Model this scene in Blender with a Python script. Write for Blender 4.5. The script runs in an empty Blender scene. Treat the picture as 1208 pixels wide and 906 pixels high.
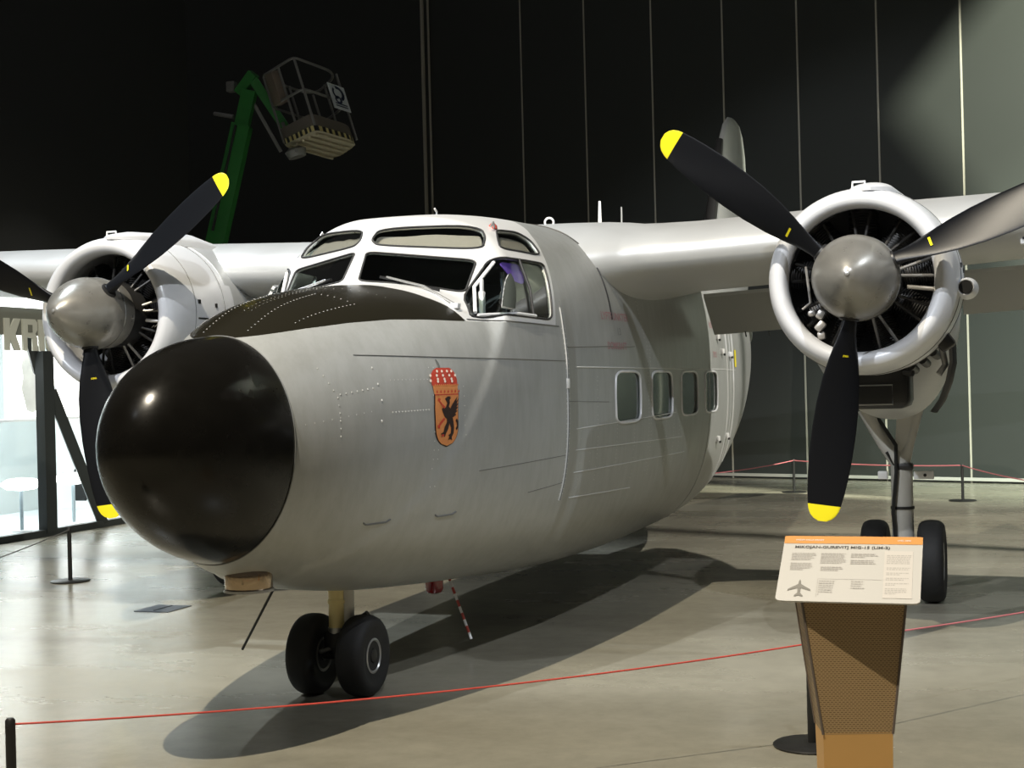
import bpy, bmesh, math, random
import numpy as np
from mathutils import Vector, Matrix
from mathutils.geometry import tessellate_polygon
random.seed(4)
sc = bpy.context.scene
COL = sc.collection
PI = math.pi
# ---------------------------------------------------------------- aircraft hull (signed-distance style, metres)
ST_X=[-12.6,-11.8,-11.0,-10.0,-9.0,-8.0,-7.2,-6.4,-5.5,-4.0,-2.6,-1.8,-1.3,-0.9,-0.5,0.0,0.4,0.8,1.1,1.32]
ZTF=[2.35, 2.40, 2.50, 2.60, 2.68,2.74,2.78,2.80,2.80,2.80,2.785,2.765,2.735,2.69,2.63,2.52,2.4,2.25,1.975,1.858]
ZTN=[2.35, 2.40, 2.50, 2.60, 2.68,2.74,2.78,2.80,2.80,2.60,2.40,2.30,2.28,2.27,2.26,2.225,2.17,2.09,1.975,1.858]
ZB=[2.15, 1.90, 1.50, 1.10, 0.80,0.57,0.45,0.385,0.36,0.365,0.40,0.44,0.475,0.50,0.53,0.575,0.63,0.70,0.775,0.875]
ZC=[2.25, 2.15, 2.05, 1.95, 1.85,1.75,1.68,1.65,1.65,1.65,1.65,1.65,1.64,1.62,1.59,1.54,1.50,1.45,1.41,1.39]
HW=[0.04, 0.13, 0.30, 0.48, 0.62,0.72,0.80,0.865,0.91,0.93,0.92,0.905,0.89,0.865,0.83,0.765,0.69,0.585,0.48,0.385]
NT    = [2.0,  2.0,  2.2,  2.4,  2.6,2.8,3.0,3.1,3.2,3.2,3.1,3.0,2.9,2.8,2.7,2.5,2.35,2.2,2.08,2.0]
NB=[2.0,  2.0,  2.2,  2.3,  2.4,2.45,2.5,2.55,2.6,2.85,3.0,3.0,2.8,2.65,2.5,2.35,2.2,2.1,2.0,2.0]
def _pchip(xs, ys, x):
    xs=np.asarray(xs,float); ys=np.asarray(ys,float); h=np.diff(xs); d=np.diff(ys)/h
    m=np.zeros_like(ys); m[0]=d[0]; m[-1]=d[-1]
    for i in range(1,len(xs)-1):
        if d[i-1]*d[i]>0:
            w1=2*h[i]+h[i-1]; w2=h[i]+2*h[i-1]; m[i]=(w1+w2)/(w1/d[i-1]+w2/d[i])
    x=np.clip(x,xs[0],xs[-1]); k=np.clip(np.searchsorted(xs,x)-1,0,len(xs)-2)
    t=(x-xs[k])/h[k]; t2=t*t; t3=t2*t
    return (2*t3-3*t2+1)*ys[k]+(t3-2*t2+t)*h[k]*m[k]+(-2*t3+3*t2)*ys[k+1]+(t3-t2)*h[k]*m[k+1]
def smax(a,b,k): h=np.clip(k-np.abs(a-b),0,None); return np.maximum(a,b)+h*h/(4*k)
def smin(a,b,k): return -smax(-a,-b,k)
def plane3(a,b,c,d=None):
    a,b,c=map(np.array,(a,b,c)); n=np.cross(b-a,c-a); n=n/np.linalg.norm(n)
    if n[0]<0: n=-n
    return n,float(n@a)
WS_LOW=plane3((-.27,.05,2.27),(-.412,.035,2.444),(-.742,.586,2.39))
WS_UP =plane3((-.477,.067,2.482),(-.572,.048,2.587),(-.86,.585,2.505))
def d_section(x,y,z,zt):
    zb=_pchip(ST_X,ZB,x); zc=_pchip(ST_X,ZC,x); hw=_pchip(ST_X,HW,x)
    up=z>=zc; n=np.where(up,_pchip(ST_X,NT,x),_pchip(ST_X,NB,x)); h=np.where(up,zt-zc,zc-zb)
    q=((np.abs(y)/hw)**n+(np.abs(z-zc)/h)**n)**(1/n)
    return (q-1)*np.minimum(hw,h)
def hull(x,y,z):
    x,y,z=np.broadcast_arrays(np.asarray(x,float),np.asarray(y,float),np.asarray(z,float))
    dn=d_section(x,y,z,_pchip(ST_X,ZTN,x)); df=d_section(x,y,z,_pchip(ST_X,ZTF,x))
    ay=np.sqrt(y*y+0.0004)
    for (n,c),k in ((WS_LOW,.03),(WS_UP,.04)):
        df=smax(df,n[0]*x+n[1]*ay+n[2]*z-c,k)
    return smin(dn,df,.035)
def hull_r(x,th,cz=1.5,off=0.0):
    """radius of the hull around the axis (y=0,z=cz) in direction th"""
    x,th,cz=np.broadcast_arrays(np.asarray(x,float),np.asarray(th,float),np.asarray(cz,float))
    lo=np.zeros(x.shape); hi=np.full(x.shape,1.8)
    for _ in range(34):
        m=(lo+hi)/2; s=hull(x,m*np.cos(th),cz+m*np.sin(th))-off>0
        hi=np.where(s,m,hi); lo=np.where(s,lo,m)
    return (lo+hi)/2
def hull_y(x,z):
    """half breadth of the hull at station x, height z"""
    x,z=np.broadcast_arrays(np.asarray(x,float),np.asarray(z,float)); lo=np.zeros(x.shape); hi=np.full(x.shape,1.3)
    for _ in range(34):
        m=(lo+hi)/2; s=hull(x,m,z)>0; hi=np.where(s,m,hi); lo=np.where(s,lo,m)
    return (lo+hi)/2
NOSE_TILT=.091
def nose_shift(xs,z):
    return xs-NOSE_TILT*(z-1.39)*np.clip((xs-.4)/.8,0,1)
# ---------------------------------------------------------------- materials
def mat(name, color=(.5,.5,.5), rough=.5, metal=0., emit=None, estr=1., noise=0., nscale=8., bump=0., bscale=60., rnoise=0., spec=.5, coat=0.):
    m = bpy.data.materials.new(name); m.use_nodes = True
    nt = m.node_tree; b = nt.nodes['Principled BSDF']
    b.inputs['Base Color'].default_value = (*color,1); b.inputs['Roughness'].default_value = rough
    b.inputs['Metallic'].default_value = metal; b.inputs['Specular IOR Level'].default_value = spec
    b.inputs['Coat Weight'].default_value = coat
    if emit: b.inputs['Emission Color'].default_value = (*emit,1); b.inputs['Emission Strength'].default_value = estr
    if noise or bump or rnoise:
        tc = nt.nodes.new('ShaderNodeTexCoord')
        nz = nt.nodes.new('ShaderNodeTexNoise'); nz.inputs['Scale'].default_value = nscale; nz.inputs['Detail'].default_value = 6
        nt.links.new(tc.outputs['Object'], nz.inputs['Vector'])
        if noise:
            mx = nt.nodes.new('ShaderNodeMix'); mx.data_type = 'RGBA'
            mx.inputs['A'].default_value = (*[c*(1-noise) for c in color],1); mx.inputs['B'].default_value = (*[min(1,c*(1+noise)) for c in color],1)
            nt.links.new(nz.outputs['Fac'], mx.inputs['Factor']); nt.links.new(mx.outputs['Result'], b.inputs['Base Color'])
        if rnoise:
            mr = nt.nodes.new('ShaderNodeMapRange'); mr.inputs['From Min'].default_value=.3; mr.inputs['From Max'].default_value=.7
            mr.inputs['To Min'].default_value=rough-rnoise; mr.inputs['To Max'].default_value=rough+rnoise
            nt.links.new(nz.outputs['Fac'], mr.inputs['Value']); nt.links.new(mr.outputs['Result'], b.inputs['Roughness'])
        if bump:
            n2 = nt.nodes.new('ShaderNodeTexNoise'); n2.inputs['Scale'].default_value = bscale; n2.inputs['Detail'].default_value = 4
            nt.links.new(tc.outputs['Object'], n2.inputs['Vector'])
            bp = nt.nodes.new('ShaderNodeBump'); bp.inputs['Strength'].default_value = bump; bp.inputs['Distance'].default_value = .01
            nt.links.new(n2.outputs['Fac'], bp.inputs['Height']); nt.links.new(bp.outputs['Normal'], b.inputs['Normal'])
    return m
def glass_mat(name, tint=(.8,.85,.82), ior=1.45):
    m = bpy.data.materials.new(name); m.use_nodes = True; nt = m.node_tree; nt.nodes.clear()
    o = nt.nodes.new('ShaderNodeOutputMaterial'); mx = nt.nodes.new('ShaderNodeMixShader')
    t = nt.nodes.new('ShaderNodeBsdfTransparent'); t.inputs['Color'].default_value = (*tint,1)
    g = nt.nodes.new('ShaderNodeBsdfGlossy'); g.inputs['Roughness'].default_value = .04
    lw = nt.nodes.new('ShaderNodeLayerWeight'); lw.inputs['Blend'].default_value=.5
    pw = nt.nodes.new('ShaderNodeMath'); pw.operation='POWER'; pw.inputs[1].default_value=3.5
    f = nt.nodes.new('ShaderNodeMath'); f.operation='MULTIPLY_ADD'; f.inputs[1].default_value=.75; f.inputs[2].default_value=(ior-1)*.07
    nt.links.new(lw.outputs['Facing'],pw.inputs[0]); nt.links.new(pw.outputs[0],f.inputs[0])
    nt.links.new(f.outputs[0], mx.inputs[0]); nt.links.new(t.outputs[0], mx.inputs[1]); nt.links.new(g.outputs[0], mx.inputs[2]); nt.links.new(mx.outputs[0], o.inputs[0])
    return m
ALU=(.40,.41,.40)
M = {}
M['alu']   = mat('grey_aircraft_paint', ALU, .42, .35, noise=.06, nscale=3, bump=.04, bscale=9, rnoise=.05)
M['alu_lt']= mat('pale_cowling_paint', (.70,.71,.73), .34, .1, noise=.04, nscale=4, bump=.02, bscale=12)
M['alu_w']=mat('silver_wing_paint', (.52,.53,.53), .40, .3, noise=.05, nscale=3, bump=.04, bscale=9, rnoise=.05)
M['black'] = mat('satin_black', (.012,.012,.012), .4)
M['radome']= mat('radome_black', (.0055,.005,.004), .25, rnoise=.08, nscale=5, bump=.05, bscale=14, noise=.3, spec=.32)
M['blade'] = mat('blade_black', (.003,.0035,.005), .38, bump=.02, bscale=30, spec=.3)
M['yellow']= mat('tip_yellow', (.85,.72,.01), .45)
M['spinner']=mat('spinner_grey', (.27,.26,.235), .33, .5, noise=.2, nscale=9, rnoise=.08)
M['rubber']= mat('tyre_rubber', (.012,.012,.012), .7, bump=.1, bscale=80)
M['steel'] = mat('worn_steel', (.45,.45,.44), .35, .7, noise=.15)
M['engine']= mat('engine_metal', (.035,.034,.033), .45, .5, noise=.4, nscale=20)
M['engine_lt']= mat('engine_pipes', (.5,.48,.45), .35, .6)
M['pipe']=mat('dark_pipe', (.05,.048,.045), .4, .5)
M['pipe_lt']=mat('pale_pipe', (.30,.29,.27), .4, .5)
M['strut'] = mat('strut_paint', (.50,.49,.45), .38, .2, noise=.1)
M['cream'] = mat('cream_strut', (.72,.60,.28), .35, .1)
M['white'] = mat('white_paint', (.78,.78,.77), .35)
M['red']   = mat('red_lens', (.22,.005,.008), .15, coat=.5)
M['redp']  = mat('red_paint', (.45,.06,.04), .5)
M['rubseal']= mat('window_seal', (.02,.02,.02), .6)
M['inner'] = mat('cabin_lining', (.035,.042,.035), .8)
M['curtain']= mat('beige_curtain', (.62,.50,.45), .9, bump=.3, bscale=25)
M['glass'] = glass_mat('cockpit_glass', (.80,.84,.82), 1.5)
M['glass_g']= glass_mat('cabin_glass', (.45,.55,.50), 1.6)
M['greenpaint']= mat('lift_green', (.03,.22,.04), .4, noise=.15)
M['liftgrey']= mat('lift_rail_grey', (.22,.22,.21), .45, .3)
M['liftfloor']= mat('lift_floor_tan', (.42,.38,.27), .6, noise=.25, nscale=5)
M['postblack']= mat('post_black', (.015,.015,.015), .45)
M['redrope']= mat('red_rope', (.62,.07,.05), .6)
M['pinkrope']= mat('pink_rope', (.55,.16,.18), .6)
M['greyrope']= mat('grey_rope', (.18,.18,.18), .6)
M['amber'] = mat('amber_lamp_glass', (.42,.32,.22), .12, .8)
M['crestor']= mat('crest_gold', (.62,.235,.075), .5, noise=.12, nscale=40)
M['crestbk']= mat('crest_black', (.025,.012,.01), .5)
M['crestrd']= mat('crest_red', (.50,.055,.03), .45, noise=.2, nscale=60)
M['crestwh']= mat('crest_pearl', (.85,.75,.66), .4)
M['marking']= mat('faded_red_lettering', (.40,.22,.23), .5)
M['seamd'] = mat('dark_panel_joint', (.14,.145,.14), .5)
M['seaml'] = mat('light_panel_joint', (.62,.63,.62), .4)
M['rivet'] = mat('rivet_metal', (.72,.72,.69), .35, .3)
# ---------------------------------------------------------------- mesh helpers
class MB:
    def __init__(s): s.v=[]; s.f=[]; s.m=[]; s.mats=[]
    def mi(s, m):
        if m not in s.mats: s.mats.append(m)
        return s.mats.index(m)
    def add(s, verts, faces, m):
        o=len(s.v); s.v += [tuple(map(float,p)) for p in verts]; k=s.mi(m)
        for f in faces: s.f.append(tuple(i+o for i in f)); s.m.append(k)
        return s
    def box(s, c, size, m, rot=None, bev=0.):
        bm=bmesh.new(); bmesh.ops.create_cube(bm, size=1)
        bmesh.ops.scale(bm, vec=Vector(size), verts=bm.verts)
        if bev: bmesh.ops.bevel(bm, geom=bm.edges[:], offset=bev, segments=2, affect='EDGES', profile=.5)
        R_=rot if rot is not None else Matrix.Identity(3)
        vs=[Vector(c)+R_@v.co for v in bm.verts]; bm.verts.index_update()
        s.add(vs,[[v.index for v in f.verts] for f in bm.faces],m); bm.free(); return s
    def grid(s, P, m, cu=False, cv=False, cap0=False, cap1=False, flip=False):
        nu=len(P); nv=len(P[0]); vs=[p for row in P for p in row]; fs=[]
        for i in range(nu if cu else nu-1):
            for j in range(nv if cv else nv-1):
                a=i*nv+j; b=i*nv+(j+1)%nv; c=((i+1)%nu)*nv+(j+1)%nv; d=((i+1)%nu)*nv+j
                fs.append((a,d,c,b) if flip else (a,b,c,d))
        if cap0: fs.append(tuple(range(nv)) if flip else tuple(reversed(range(nv))))
        if cap1: fs.append(tuple(reversed([(nu-1)*nv+j for j in range(nv)])) if flip else tuple((nu-1)*nv+j for j in range(nv)))
        return s.add(vs,fs,m)
    def tube(s, pts, r, m, seg=10, closed=False):
        pts=[Vector(p) for p in pts]; n=len(pts); rows=[]
        rr=r if isinstance(r,(list,tuple)) else [r]*n
        up=None
        for i,p in enumerate(pts):
            a=pts[(i-1)%n] if (closed or i>0) else p; b=pts[(i+1)%n] if (closed or i<n-1) else p
            t=(b-a).normalized()
            if up is None:
                up=Vector((0,0,1)) if abs(t.z)<.9 else Vector((1,0,0))
            u=(up-t*up.dot(t)).normalized(); w=t.cross(u); up=u
            rows.append([p+(u*math.cos(2*PI*k/seg)+w*math.sin(2*PI*k/seg))*rr[i] for k in range(seg)])
        return s.grid(rows,m,cu=closed,cv=True,cap0=not closed,cap1=not closed)
    def lathe(s, prof, m, origin=(0,0,0), axis=(1,0,0), seg=48, caps=(True,True), sy=1.):
        """prof = [(distance along the axis, radius)]"""
        ax=Vector(axis).normalized(); u=Vector((0,1,0)) if abs(ax.y)<.9 else Vector((1,0,0)); u=(u-ax*u.dot(ax)).normalized(); w=ax.cross(u); o=Vector(origin)
        rows=[[o+ax*a+(u*math.cos(2*PI*k/seg)+w*math.sin(2*PI*k/seg))*max(r,1e-4) for k in range(seg)] for a,r in prof]
        return s.grid(rows,m,cv=True,cap0=caps[0],cap1=caps[1])
    def poly(s, pts, m):
        """filled planar-ish polygon (tessellated)"""
        pts=[Vector(p) for p in pts]; t=tessellate_polygon([pts]); return s.add(pts,[tuple(x) for x in t],m)
    def build(s, name, parent=None, smooth=True, auto=40, loc=None, rot=None):
        me=bpy.data.meshes.new(name); me.from_pydata(s.v,[],s.f)
        for m in s.mats: me.materials.append(m)
        me.polygons.foreach_set('material_index',s.m)
        bm=bmesh.new(); bm.from_mesh(me)
        bmesh.ops.recalc_face_normals(bm,faces=bm.faces)
        if smooth:
            for f in bm.faces: f.smooth=True
            for e in bm.edges:
                if len(e.link_faces)==2 and e.calc_face_angle(0)>math.radians(auto): e.smooth=False
        bm.to_mesh(me); bm.free(); me.update()
        o=bpy.data.objects.new(name,me); COL.objects.link(o)
        if parent: o.parent=parent
        if loc is not None: o.location=loc
        if rot is not None: o.rotation_euler=rot
        return o
def tag(o,label=None,cat=None,group=None,kind=None):
    if label: o['label']=label
    if cat: o['category']=cat
    if group: o['group']=group
    if kind: o['kind']=kind
    return o
def empty(name,loc=(0,0,0),rz=0,parent=None):
    o=bpy.data.objects.new(name,None); COL.objects.link(o); o.location=loc; o.rotation_euler=(0,0,rz); o.empty_display_size=.1
    if parent: o.parent=parent
    return o
def copy_tree(o,parent=None):
    c=o.copy(); COL.objects.link(c)
    if parent is not None: c.parent=parent
    for ch in list(o.children): copy_tree(ch,c)
    return c
def text_faces(txt,size,bold=0.,spacing=1.,align='CENTER'):
    """2-D outline text as (verts, faces)"""
    cu=bpy.data.curves.new('t','FONT'); cu.body=txt; cu.size=size; cu.offset=bold; cu.space_character=spacing; cu.align_x=align; cu.resolution_u=2
    o=bpy.data.objects.new('t',cu); COL.objects.link(o); dg=bpy.context.evaluated_depsgraph_get()
    me=bpy.data.meshes.new_from_object(o.evaluated_get(dg)); vs=[v.co.copy() for v in me.vertices]; fs=[tuple(p.vertices) for p in me.polygons]
    bpy.data.objects.remove(o); bpy.data.curves.remove(cu); bpy.data.meshes.remove(me); return vs,fs
def round_poly(pts,k=.25,n=5):
    """pts: 3-D corners, k: share of each side used by the corner (or list)"""
    P=[Vector(p) for p in pts]; out=[]; N=len(P)
    for i in range(N):
        c=P[i]; a=P[i-1]; b=P[(i+1)%N]; kk=k[i] if isinstance(k,(list,tuple)) else k
        s_=c+(a-c)*kk; e_=c+(b-c)*kk
        for j in range(n+1):
            t=j/n; out.append(s_*(1-t)**2+c*2*t*(1-t)+e_*t*t)
    # densify
    res=[]
    for i in range(len(out)):
        a=out[i]; b=out[(i+1)%len(out)]; L=(b-a).length; q=max(1,int(L/.05))
        for j in range(q): res.append(a.lerp(b,j/q))
    return res
class Each:
    def __init__(s,name,par): s.n=name; s.p=par
    def tube(s,*a,**k): MB().tube(*a,**k).build(s.n,s.p)
    def box(s,*a,**k): MB().box(*a,**k).build(s.n,s.p)
    def lathe(s,*a,**k): MB().lathe(*a,**k).build(s.n,s.p)
    def build(s,*a,**k): pass
# ================================================================ THE AIRCRAFT
plane = empty('airplane',(0,0,0))
tag(plane,'silver grey twin-engine propeller airplane with black nose cone, parked on the hall floor','airplane')
def project(P, n, off=0.0):
    """slide the points P along the direction n until they lie on the hull (+off)"""
    P=np.array([tuple(p) for p in P],float); n=np.array(n,float); n=n/np.linalg.norm(n)
    lo=np.full(len(P),-.45); hi=np.full(len(P),.35)
    for _ in range(30):
        m=(lo+hi)/2; q=P+m[:,None]*n; s=hull(q[:,0],q[:,1],q[:,2])>0
        hi=np.where(s,m,hi); lo=np.where(s,lo,m)
    q=P+((lo+hi)/2+off)[:,None]*n
    return [Vector(v) for v in q]
# ---- fuselage skin
def hull_mesh(xs,nth,off):
    axc=np.interp(xs,[-12.6,-9,-6,1.3],[2.25,1.8,1.6,1.4])
    th=np.linspace(0,2*PI,nth,endpoint=False)
    XS,TH=np.meshgrid(xs,th,indexing='ij'); CZ=np.broadcast_to(axc[:,None],XS.shape)
    lo=np.zeros(XS.shape); hi=np.full(XS.shape,1.8)
    for _ in range(30):
        m=(lo+hi)/2; z=CZ+m*np.sin(TH); s=hull(nose_shift(XS,z),m*np.cos(TH),z)-off>0
        hi=np.where(s,m,hi); lo=np.where(s,lo,m)
    r=(lo+hi)/2; z=CZ+r*np.sin(TH)
    return np.stack([nose_shift(XS,z),r*np.cos(TH),z],-1)
xs_out=np.concatenate([np.arange(-12.58,-2.0,.09),np.arange(-2.0,-.2,.0165),np.arange(-.2,1.252,.033),[1.253]])
G=hull_mesh(xs_out,256,0.)
mb=MB(); mb.grid(G.tolist(),M['alu'],cv=True,cap0=True,cap1=True,flip=True)
mb.mi(M['inner'])
me=bpy.data.meshes.new('fuselage'); me.from_pydata(mb.v,[],mb.f)
for m_ in mb.mats: me.materials.append(m_)
me.polygons.foreach_set('material_index',mb.m)
fus=bpy.data.objects.new('fuselage',me); COL.objects.link(fus)
# ---- window outlines (metres, port side; mirrored for starboard)
n1=WS_LOW[0]; n2=WS_UP[0]
WIN=[('windscreen_pane',[(-.428,.036,2.442),(-.754,.583,2.387),(-.564,.578,2.193),(-.270,.052,2.266)],[.10,.12,.12,.10],n1),
     ('upper_windscreen_pane',[(-.585,.050,2.583),(-.505,.030,2.510),(-.492,.075,2.482),(-.829,.592,2.454),(-.913,.580,2.530),(-.972,.535,2.597)],[.35,.35,.3,.3,.3,.35],n2),
     ('side_pane',[(-.80,.65,2.396),(-1.405,.78,2.402),(-1.262,.87,2.046),(-.36,.69,2.043),(-.41,.66,2.083)],[.09,.09,.12,.25,.25],(0,1,.25)),
     ('eyebrow_pane',[(-1.13,.58,2.602),(-1.40,.61,2.606),(-1.475,.665,2.561),(-1.455,.738,2.467),(-1.34,.737,2.455),(-.92,.665,2.462),(-.985,.63,2.52)],[.25,.3,.35,.3,.25,.3,.35],(0,.85,.55))]
for i in range(4):
    xc=-2.79-.975*i; w=.315; h=.178
    WIN.append(('cabin_window_pane',[(xc+w,.93,1.555+h),(xc-w,.93,1.555+h),(xc-w*1.06,.93,1.555),(xc-w,.93,1.555-h),(xc+w,.93,1.555-h),(xc+w*1.06,.93,1.555)],[.30,.30,.3,.30,.30,.3],(0,1,0)))
loops=[]; cuts={}
for nm,pts,k,n in WIN:
    for sgn in (1,-1):
        q=[(p[0],p[1]*sgn,p[2]) for p in pts]; nn=np.array([n[0],n[1]*sgn,n[2]],float); nn/=np.linalg.norm(nn)
        L=project(round_poly(q,k),nn,0.); loops.append((nm,sgn,L,nn))
        N_=Vector(nn); inn=.04 if 'screen' in nm else .07
        a=[p-N_*inn for p in L]; b=[p+N_*.06 for p in L]
        c_=cuts.setdefault(nm+('' if 'cabin' in nm else str(sgn)),MB()); c_.mi(M['alu']); c_.grid([a,b],M['inner'],cv=True,cap0=True,cap1=True)
COS=[]
for c_ in cuts.values():
    co=c_.build('cutter',smooth=False); COS.append(co)
    md=fus.modifiers.new('b','BOOLEAN'); md.operation='DIFFERENCE'; md.solver='EXACT'; md.object=co
dg=bpy.context.evaluated_depsgraph_get(); nm_=bpy.data.meshes.new_from_object(fus.evaluated_get(dg))
fus.modifiers.clear(); fus.data=nm_
for co in COS: bpy.data.objects.remove(co)
bm=bmesh.new(); bm.from_mesh(nm_); bmesh.ops.delete(bm,geom=[f for f in bm.faces if f.material_index==1],context='FACES'); bm.to_mesh(nm_); bm.free()
fus.name='fuselage'; fus.parent=plane
md=fus.modifiers.new('s','SOLIDIFY'); md.thickness=.018; md.offset=-1; md.material_offset=1; md.material_offset_rim=0; md.use_rim=True
dg=bpy.context.evaluated_depsgraph_get(); nm_=bpy.data.meshes.new_from_object(fus.evaluated_get(dg)); fus.modifiers.clear(); fus.data=nm_
bm=bmesh.new(); bm.from_mesh(nm_)
for f in bm.faces: f.smooth=True
for e in bm.edges:
    if len(e.link_faces)==2 and e.calc_face_angle(0)>math.radians(38): e.smooth=False
bm.to_mesh(nm_); bm.free()
# paint boundaries, stored as distances to the painted line
nv=len(nm_.vertices); V=np.empty(nv*3); nm_.vertices.foreach_get('co',V); V=V.reshape(-1,3)
vx,vy,vz=V[:,0],np.abs(V[:,1]),V[:,2]
zdeck=np.interp(vx,[-.24,.095,.356,.657,.908,1.116,1.3],[2.015,2.016,2.011,1.988,1.958,1.926,1.90])
xbase=np.interp(vy,[0,.074,.32,.49,.60,.68,.75],[-.105,-.112,-.105,-.169,-.246,-.275,-.29])
xrear=np.interp(vz,[2.0,2.22,2.47,2.60,2.70,2.76],[-1.31,-1.385,-1.50,-1.60,-1.76,-1.98])
pb=np.minimum(vz-zdeck,vx-xbase); pw=np.minimum(np.minimum(vz-2.017,xbase-vx),vx-xrear)
for nme,arr in (('paint_black',pb),('paint_white',pw)):
    at=nm_.attributes.new(nme,'FLOAT','POINT'); at.data.foreach_set('value',arr.astype(np.float32))
def fuselage_material():
    m=mat('fuselage_paint',ALU,.42,.3,noise=.07,nscale=2.5,bump=.05,bscale=7,rnoise=.06); nt=m.node_tree; b=nt.nodes['Principled BSDF']
    src=b.inputs['Base Color'].links[0].from_socket; rs=b.inputs['Roughness'].links[0].from_socket
    # faint streaks and grime
    tc=nt.nodes.new('ShaderNodeTexCoord'); mp=nt.nodes.new('ShaderNodeMapping'); mp.inputs['Scale'].default_value=(3,3,.7)
    nz=nt.nodes.new('ShaderNodeTexNoise'); nz.inputs['Scale'].default_value=4; nz.inputs['Detail'].default_value=9; nz.inputs['Roughness'].default_value=.7
    nt.links.new(tc.outputs['Object'],mp.inputs['Vector']); nt.links.new(mp.outputs[0],nz.inputs['Vector'])
    cr=nt.nodes.new('ShaderNodeValToRGB'); cr.color_ramp.elements[0].position=.35; cr.color_ramp.elements[0].color=(.84,.84,.82,1); cr.color_ramp.elements[1].position=.6; cr.color_ramp.elements[1].color=(1,1,1,1)
    nt.links.new(nz.outputs['Fac'],cr.inputs[0])
    mu=nt.nodes.new('ShaderNodeMix'); mu.data_type='RGBA'; mu.blend_type='MULTIPLY'; mu.inputs['Factor'].default_value=.7
    nt.links.new(src,mu.inputs['A']); nt.links.new(cr.outputs[0],mu.inputs['B']); src=mu.outputs['Result']
    for nme,colr,ro,me_ in (('paint_white',(.80,.80,.79),.33,0),('paint_black',(.017,.015,.009),.30,0)):
        a=nt.nodes.new('ShaderNodeAttribute'); a.attribute_name=nme
        g=nt.nodes.new('ShaderNodeMath'); g.operation='GREATER_THAN'; g.inputs[1].default_value=0.; nt.links.new(a.outputs['Fac'],g.inputs[0])
        x=nt.nodes.new('ShaderNodeMix'); x.data_type='RGBA'; x.inputs['B'].default_value=(*colr,1)
        nt.links.new(g.outputs[0],x.inputs['Factor']); nt.links.new(src,x.inputs['A']); src=x.outputs['Result']
        y=nt.nodes.new('ShaderNodeMix'); y.data_type='FLOAT'; y.inputs['B'].default_value=ro
        nt.links.new(g.outputs[0],y.inputs['Factor']); nt.links.new(rs,y.inputs['A']); rs=y.outputs['Result']
    nt.links.new(src,b.inputs['Base Color']); nt.links.new(rs,b.inputs['Roughness'])
    return m
FM=fuselage_material()
for i,s in enumerate(nm_.materials):
    if i==0: nm_.materials[i]=FM
# ---- panes, seals, curtains
def patch(L,n,off,m,thick=.004,rings=7,fn=None):
    """a thin curved sheet that follows the hull inside the outline L"""
    c=sum(L,Vector())/len(L); rows=[]
    for k in range(rings+1):
        s=1-k/rings*.999; rows.append([c+(p-c)*s for p in L])
    flat=[p for r in rows for p in r]; A=project(flat,n,off); B_=project(flat,n,off-thick); w=len(L)
    A=[A[i*w:(i+1)*w] for i in range(rings+1)]; B_=[B_[i*w:(i+1)*w] for i in range(rings+1)]
    mb=MB(); mb.grid(A+B_[::-1],m,cv=True,cu=True); return mb
pane_labels={'windscreen_pane':None}
for nm,sgn,L,nn in loops:
    g=patch(L,nn,-.010,M['glass_g'] if 'cabin' in nm else M['glass']).build(nm,plane)
    sl=MB().tube(project(L,nn,.001),.0065 if 'cabin' not in nm else .009,M['rubseal'] if 'cabin' not in nm else M['alu_lt'],8,closed=True).build('window_seal',g)
    if nm in ('upper_windscreen_pane','eyebrow_pane'):
        c=sum(L,Vector())/len(L); zs=[p.z for p in L]; zt=max(zs); zb=min(zs)
        # pleated blind drawn over the lower part of the pane
        ys=sorted(L,key=lambda p:p.z); q=[c+(p-c)*.97 for p in L]
        q=[Vector((p.x,p.y,min(p.z,zb+(zt-zb)*(.72+.06*math.sin(p.y*37+p.x*21))))) for p in q]
        patch(q,nn,-.045,M['curtain'],.004).build('blind',g)
# port side pane: inner frame bars of the sliding window
L=[l for l in loops if l[0]=='side_pane']
for nm,sgn,Lp,nn in L:
    fr=MB()
    fr.tube(project([(-.80,.65*sgn,2.37),(-.62,.67*sgn,2.24),(-.45,.68*sgn,2.07)],nn,.004),.011,M['white'],8)
    fr.tube(project([(-1.06,.7*sgn,2.40),(-1.02,.8*sgn,2.22),(-.98,.8*sgn,2.05)],nn,.003),.009,M['rubseal'],8)
    fr.tube(project([(-.45,.69*sgn,2.052),(-.75,.75*sgn,2.05),(-1.0,.8*sgn,2.05)],nn,.006),.010,M['alu_lt'],8)
    fr.build('sliding_frame',plane)
# ---- cockpit fittings
ck=MB(); ck.box((-.62,0,2.06),(.35,1.1,.16),M['black'],bev=.03); ck.box((-.85,0,1.9),(.1,1.2,.3),M['black'],bev=.02); ck.build('instrument_panel',plane)
for sy in (.36,-.36):
    st=MB(); 
    prof=[[(-1.50+.05*math.cos(a),sy+.24*math.cos(a)*1.0,0) for a in ()]]
    rows=[]
    for z,w in ((1.55,.24),(1.8,.25),(2.05,.24),(2.2,.21),(2.28,.14),(2.30,.05)):
        rows.append([(-1.35-.10*(z-1.5)+.05*math.sin(2*PI*k/20),sy+w*math.cos(2*PI*k/20),z) for k in range(20)])
    st.grid(rows,mat('seat_grey',(.16,.165,.17),.8),cv=True,cap0=True,cap1=True)
    st.box((-1.15,sy,1.52),(.48,.48,.12),M['inner'],bev=.03); st.build('pilot_seat',plane)
    yk=MB(); yk.tube([(-1.0,sy,1.7),(-.98,sy,2.0)],.015,M['steel']); yk.tube([(-.98+.02*math.sin(a),sy+.13*math.cos(a),2.04+.10*math.sin(a)) for a in np.linspace(-PI*.95,-.05*PI,14)],.013,M['black']); yk.build('control_yoke',plane)
vio=MB(); 
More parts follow.
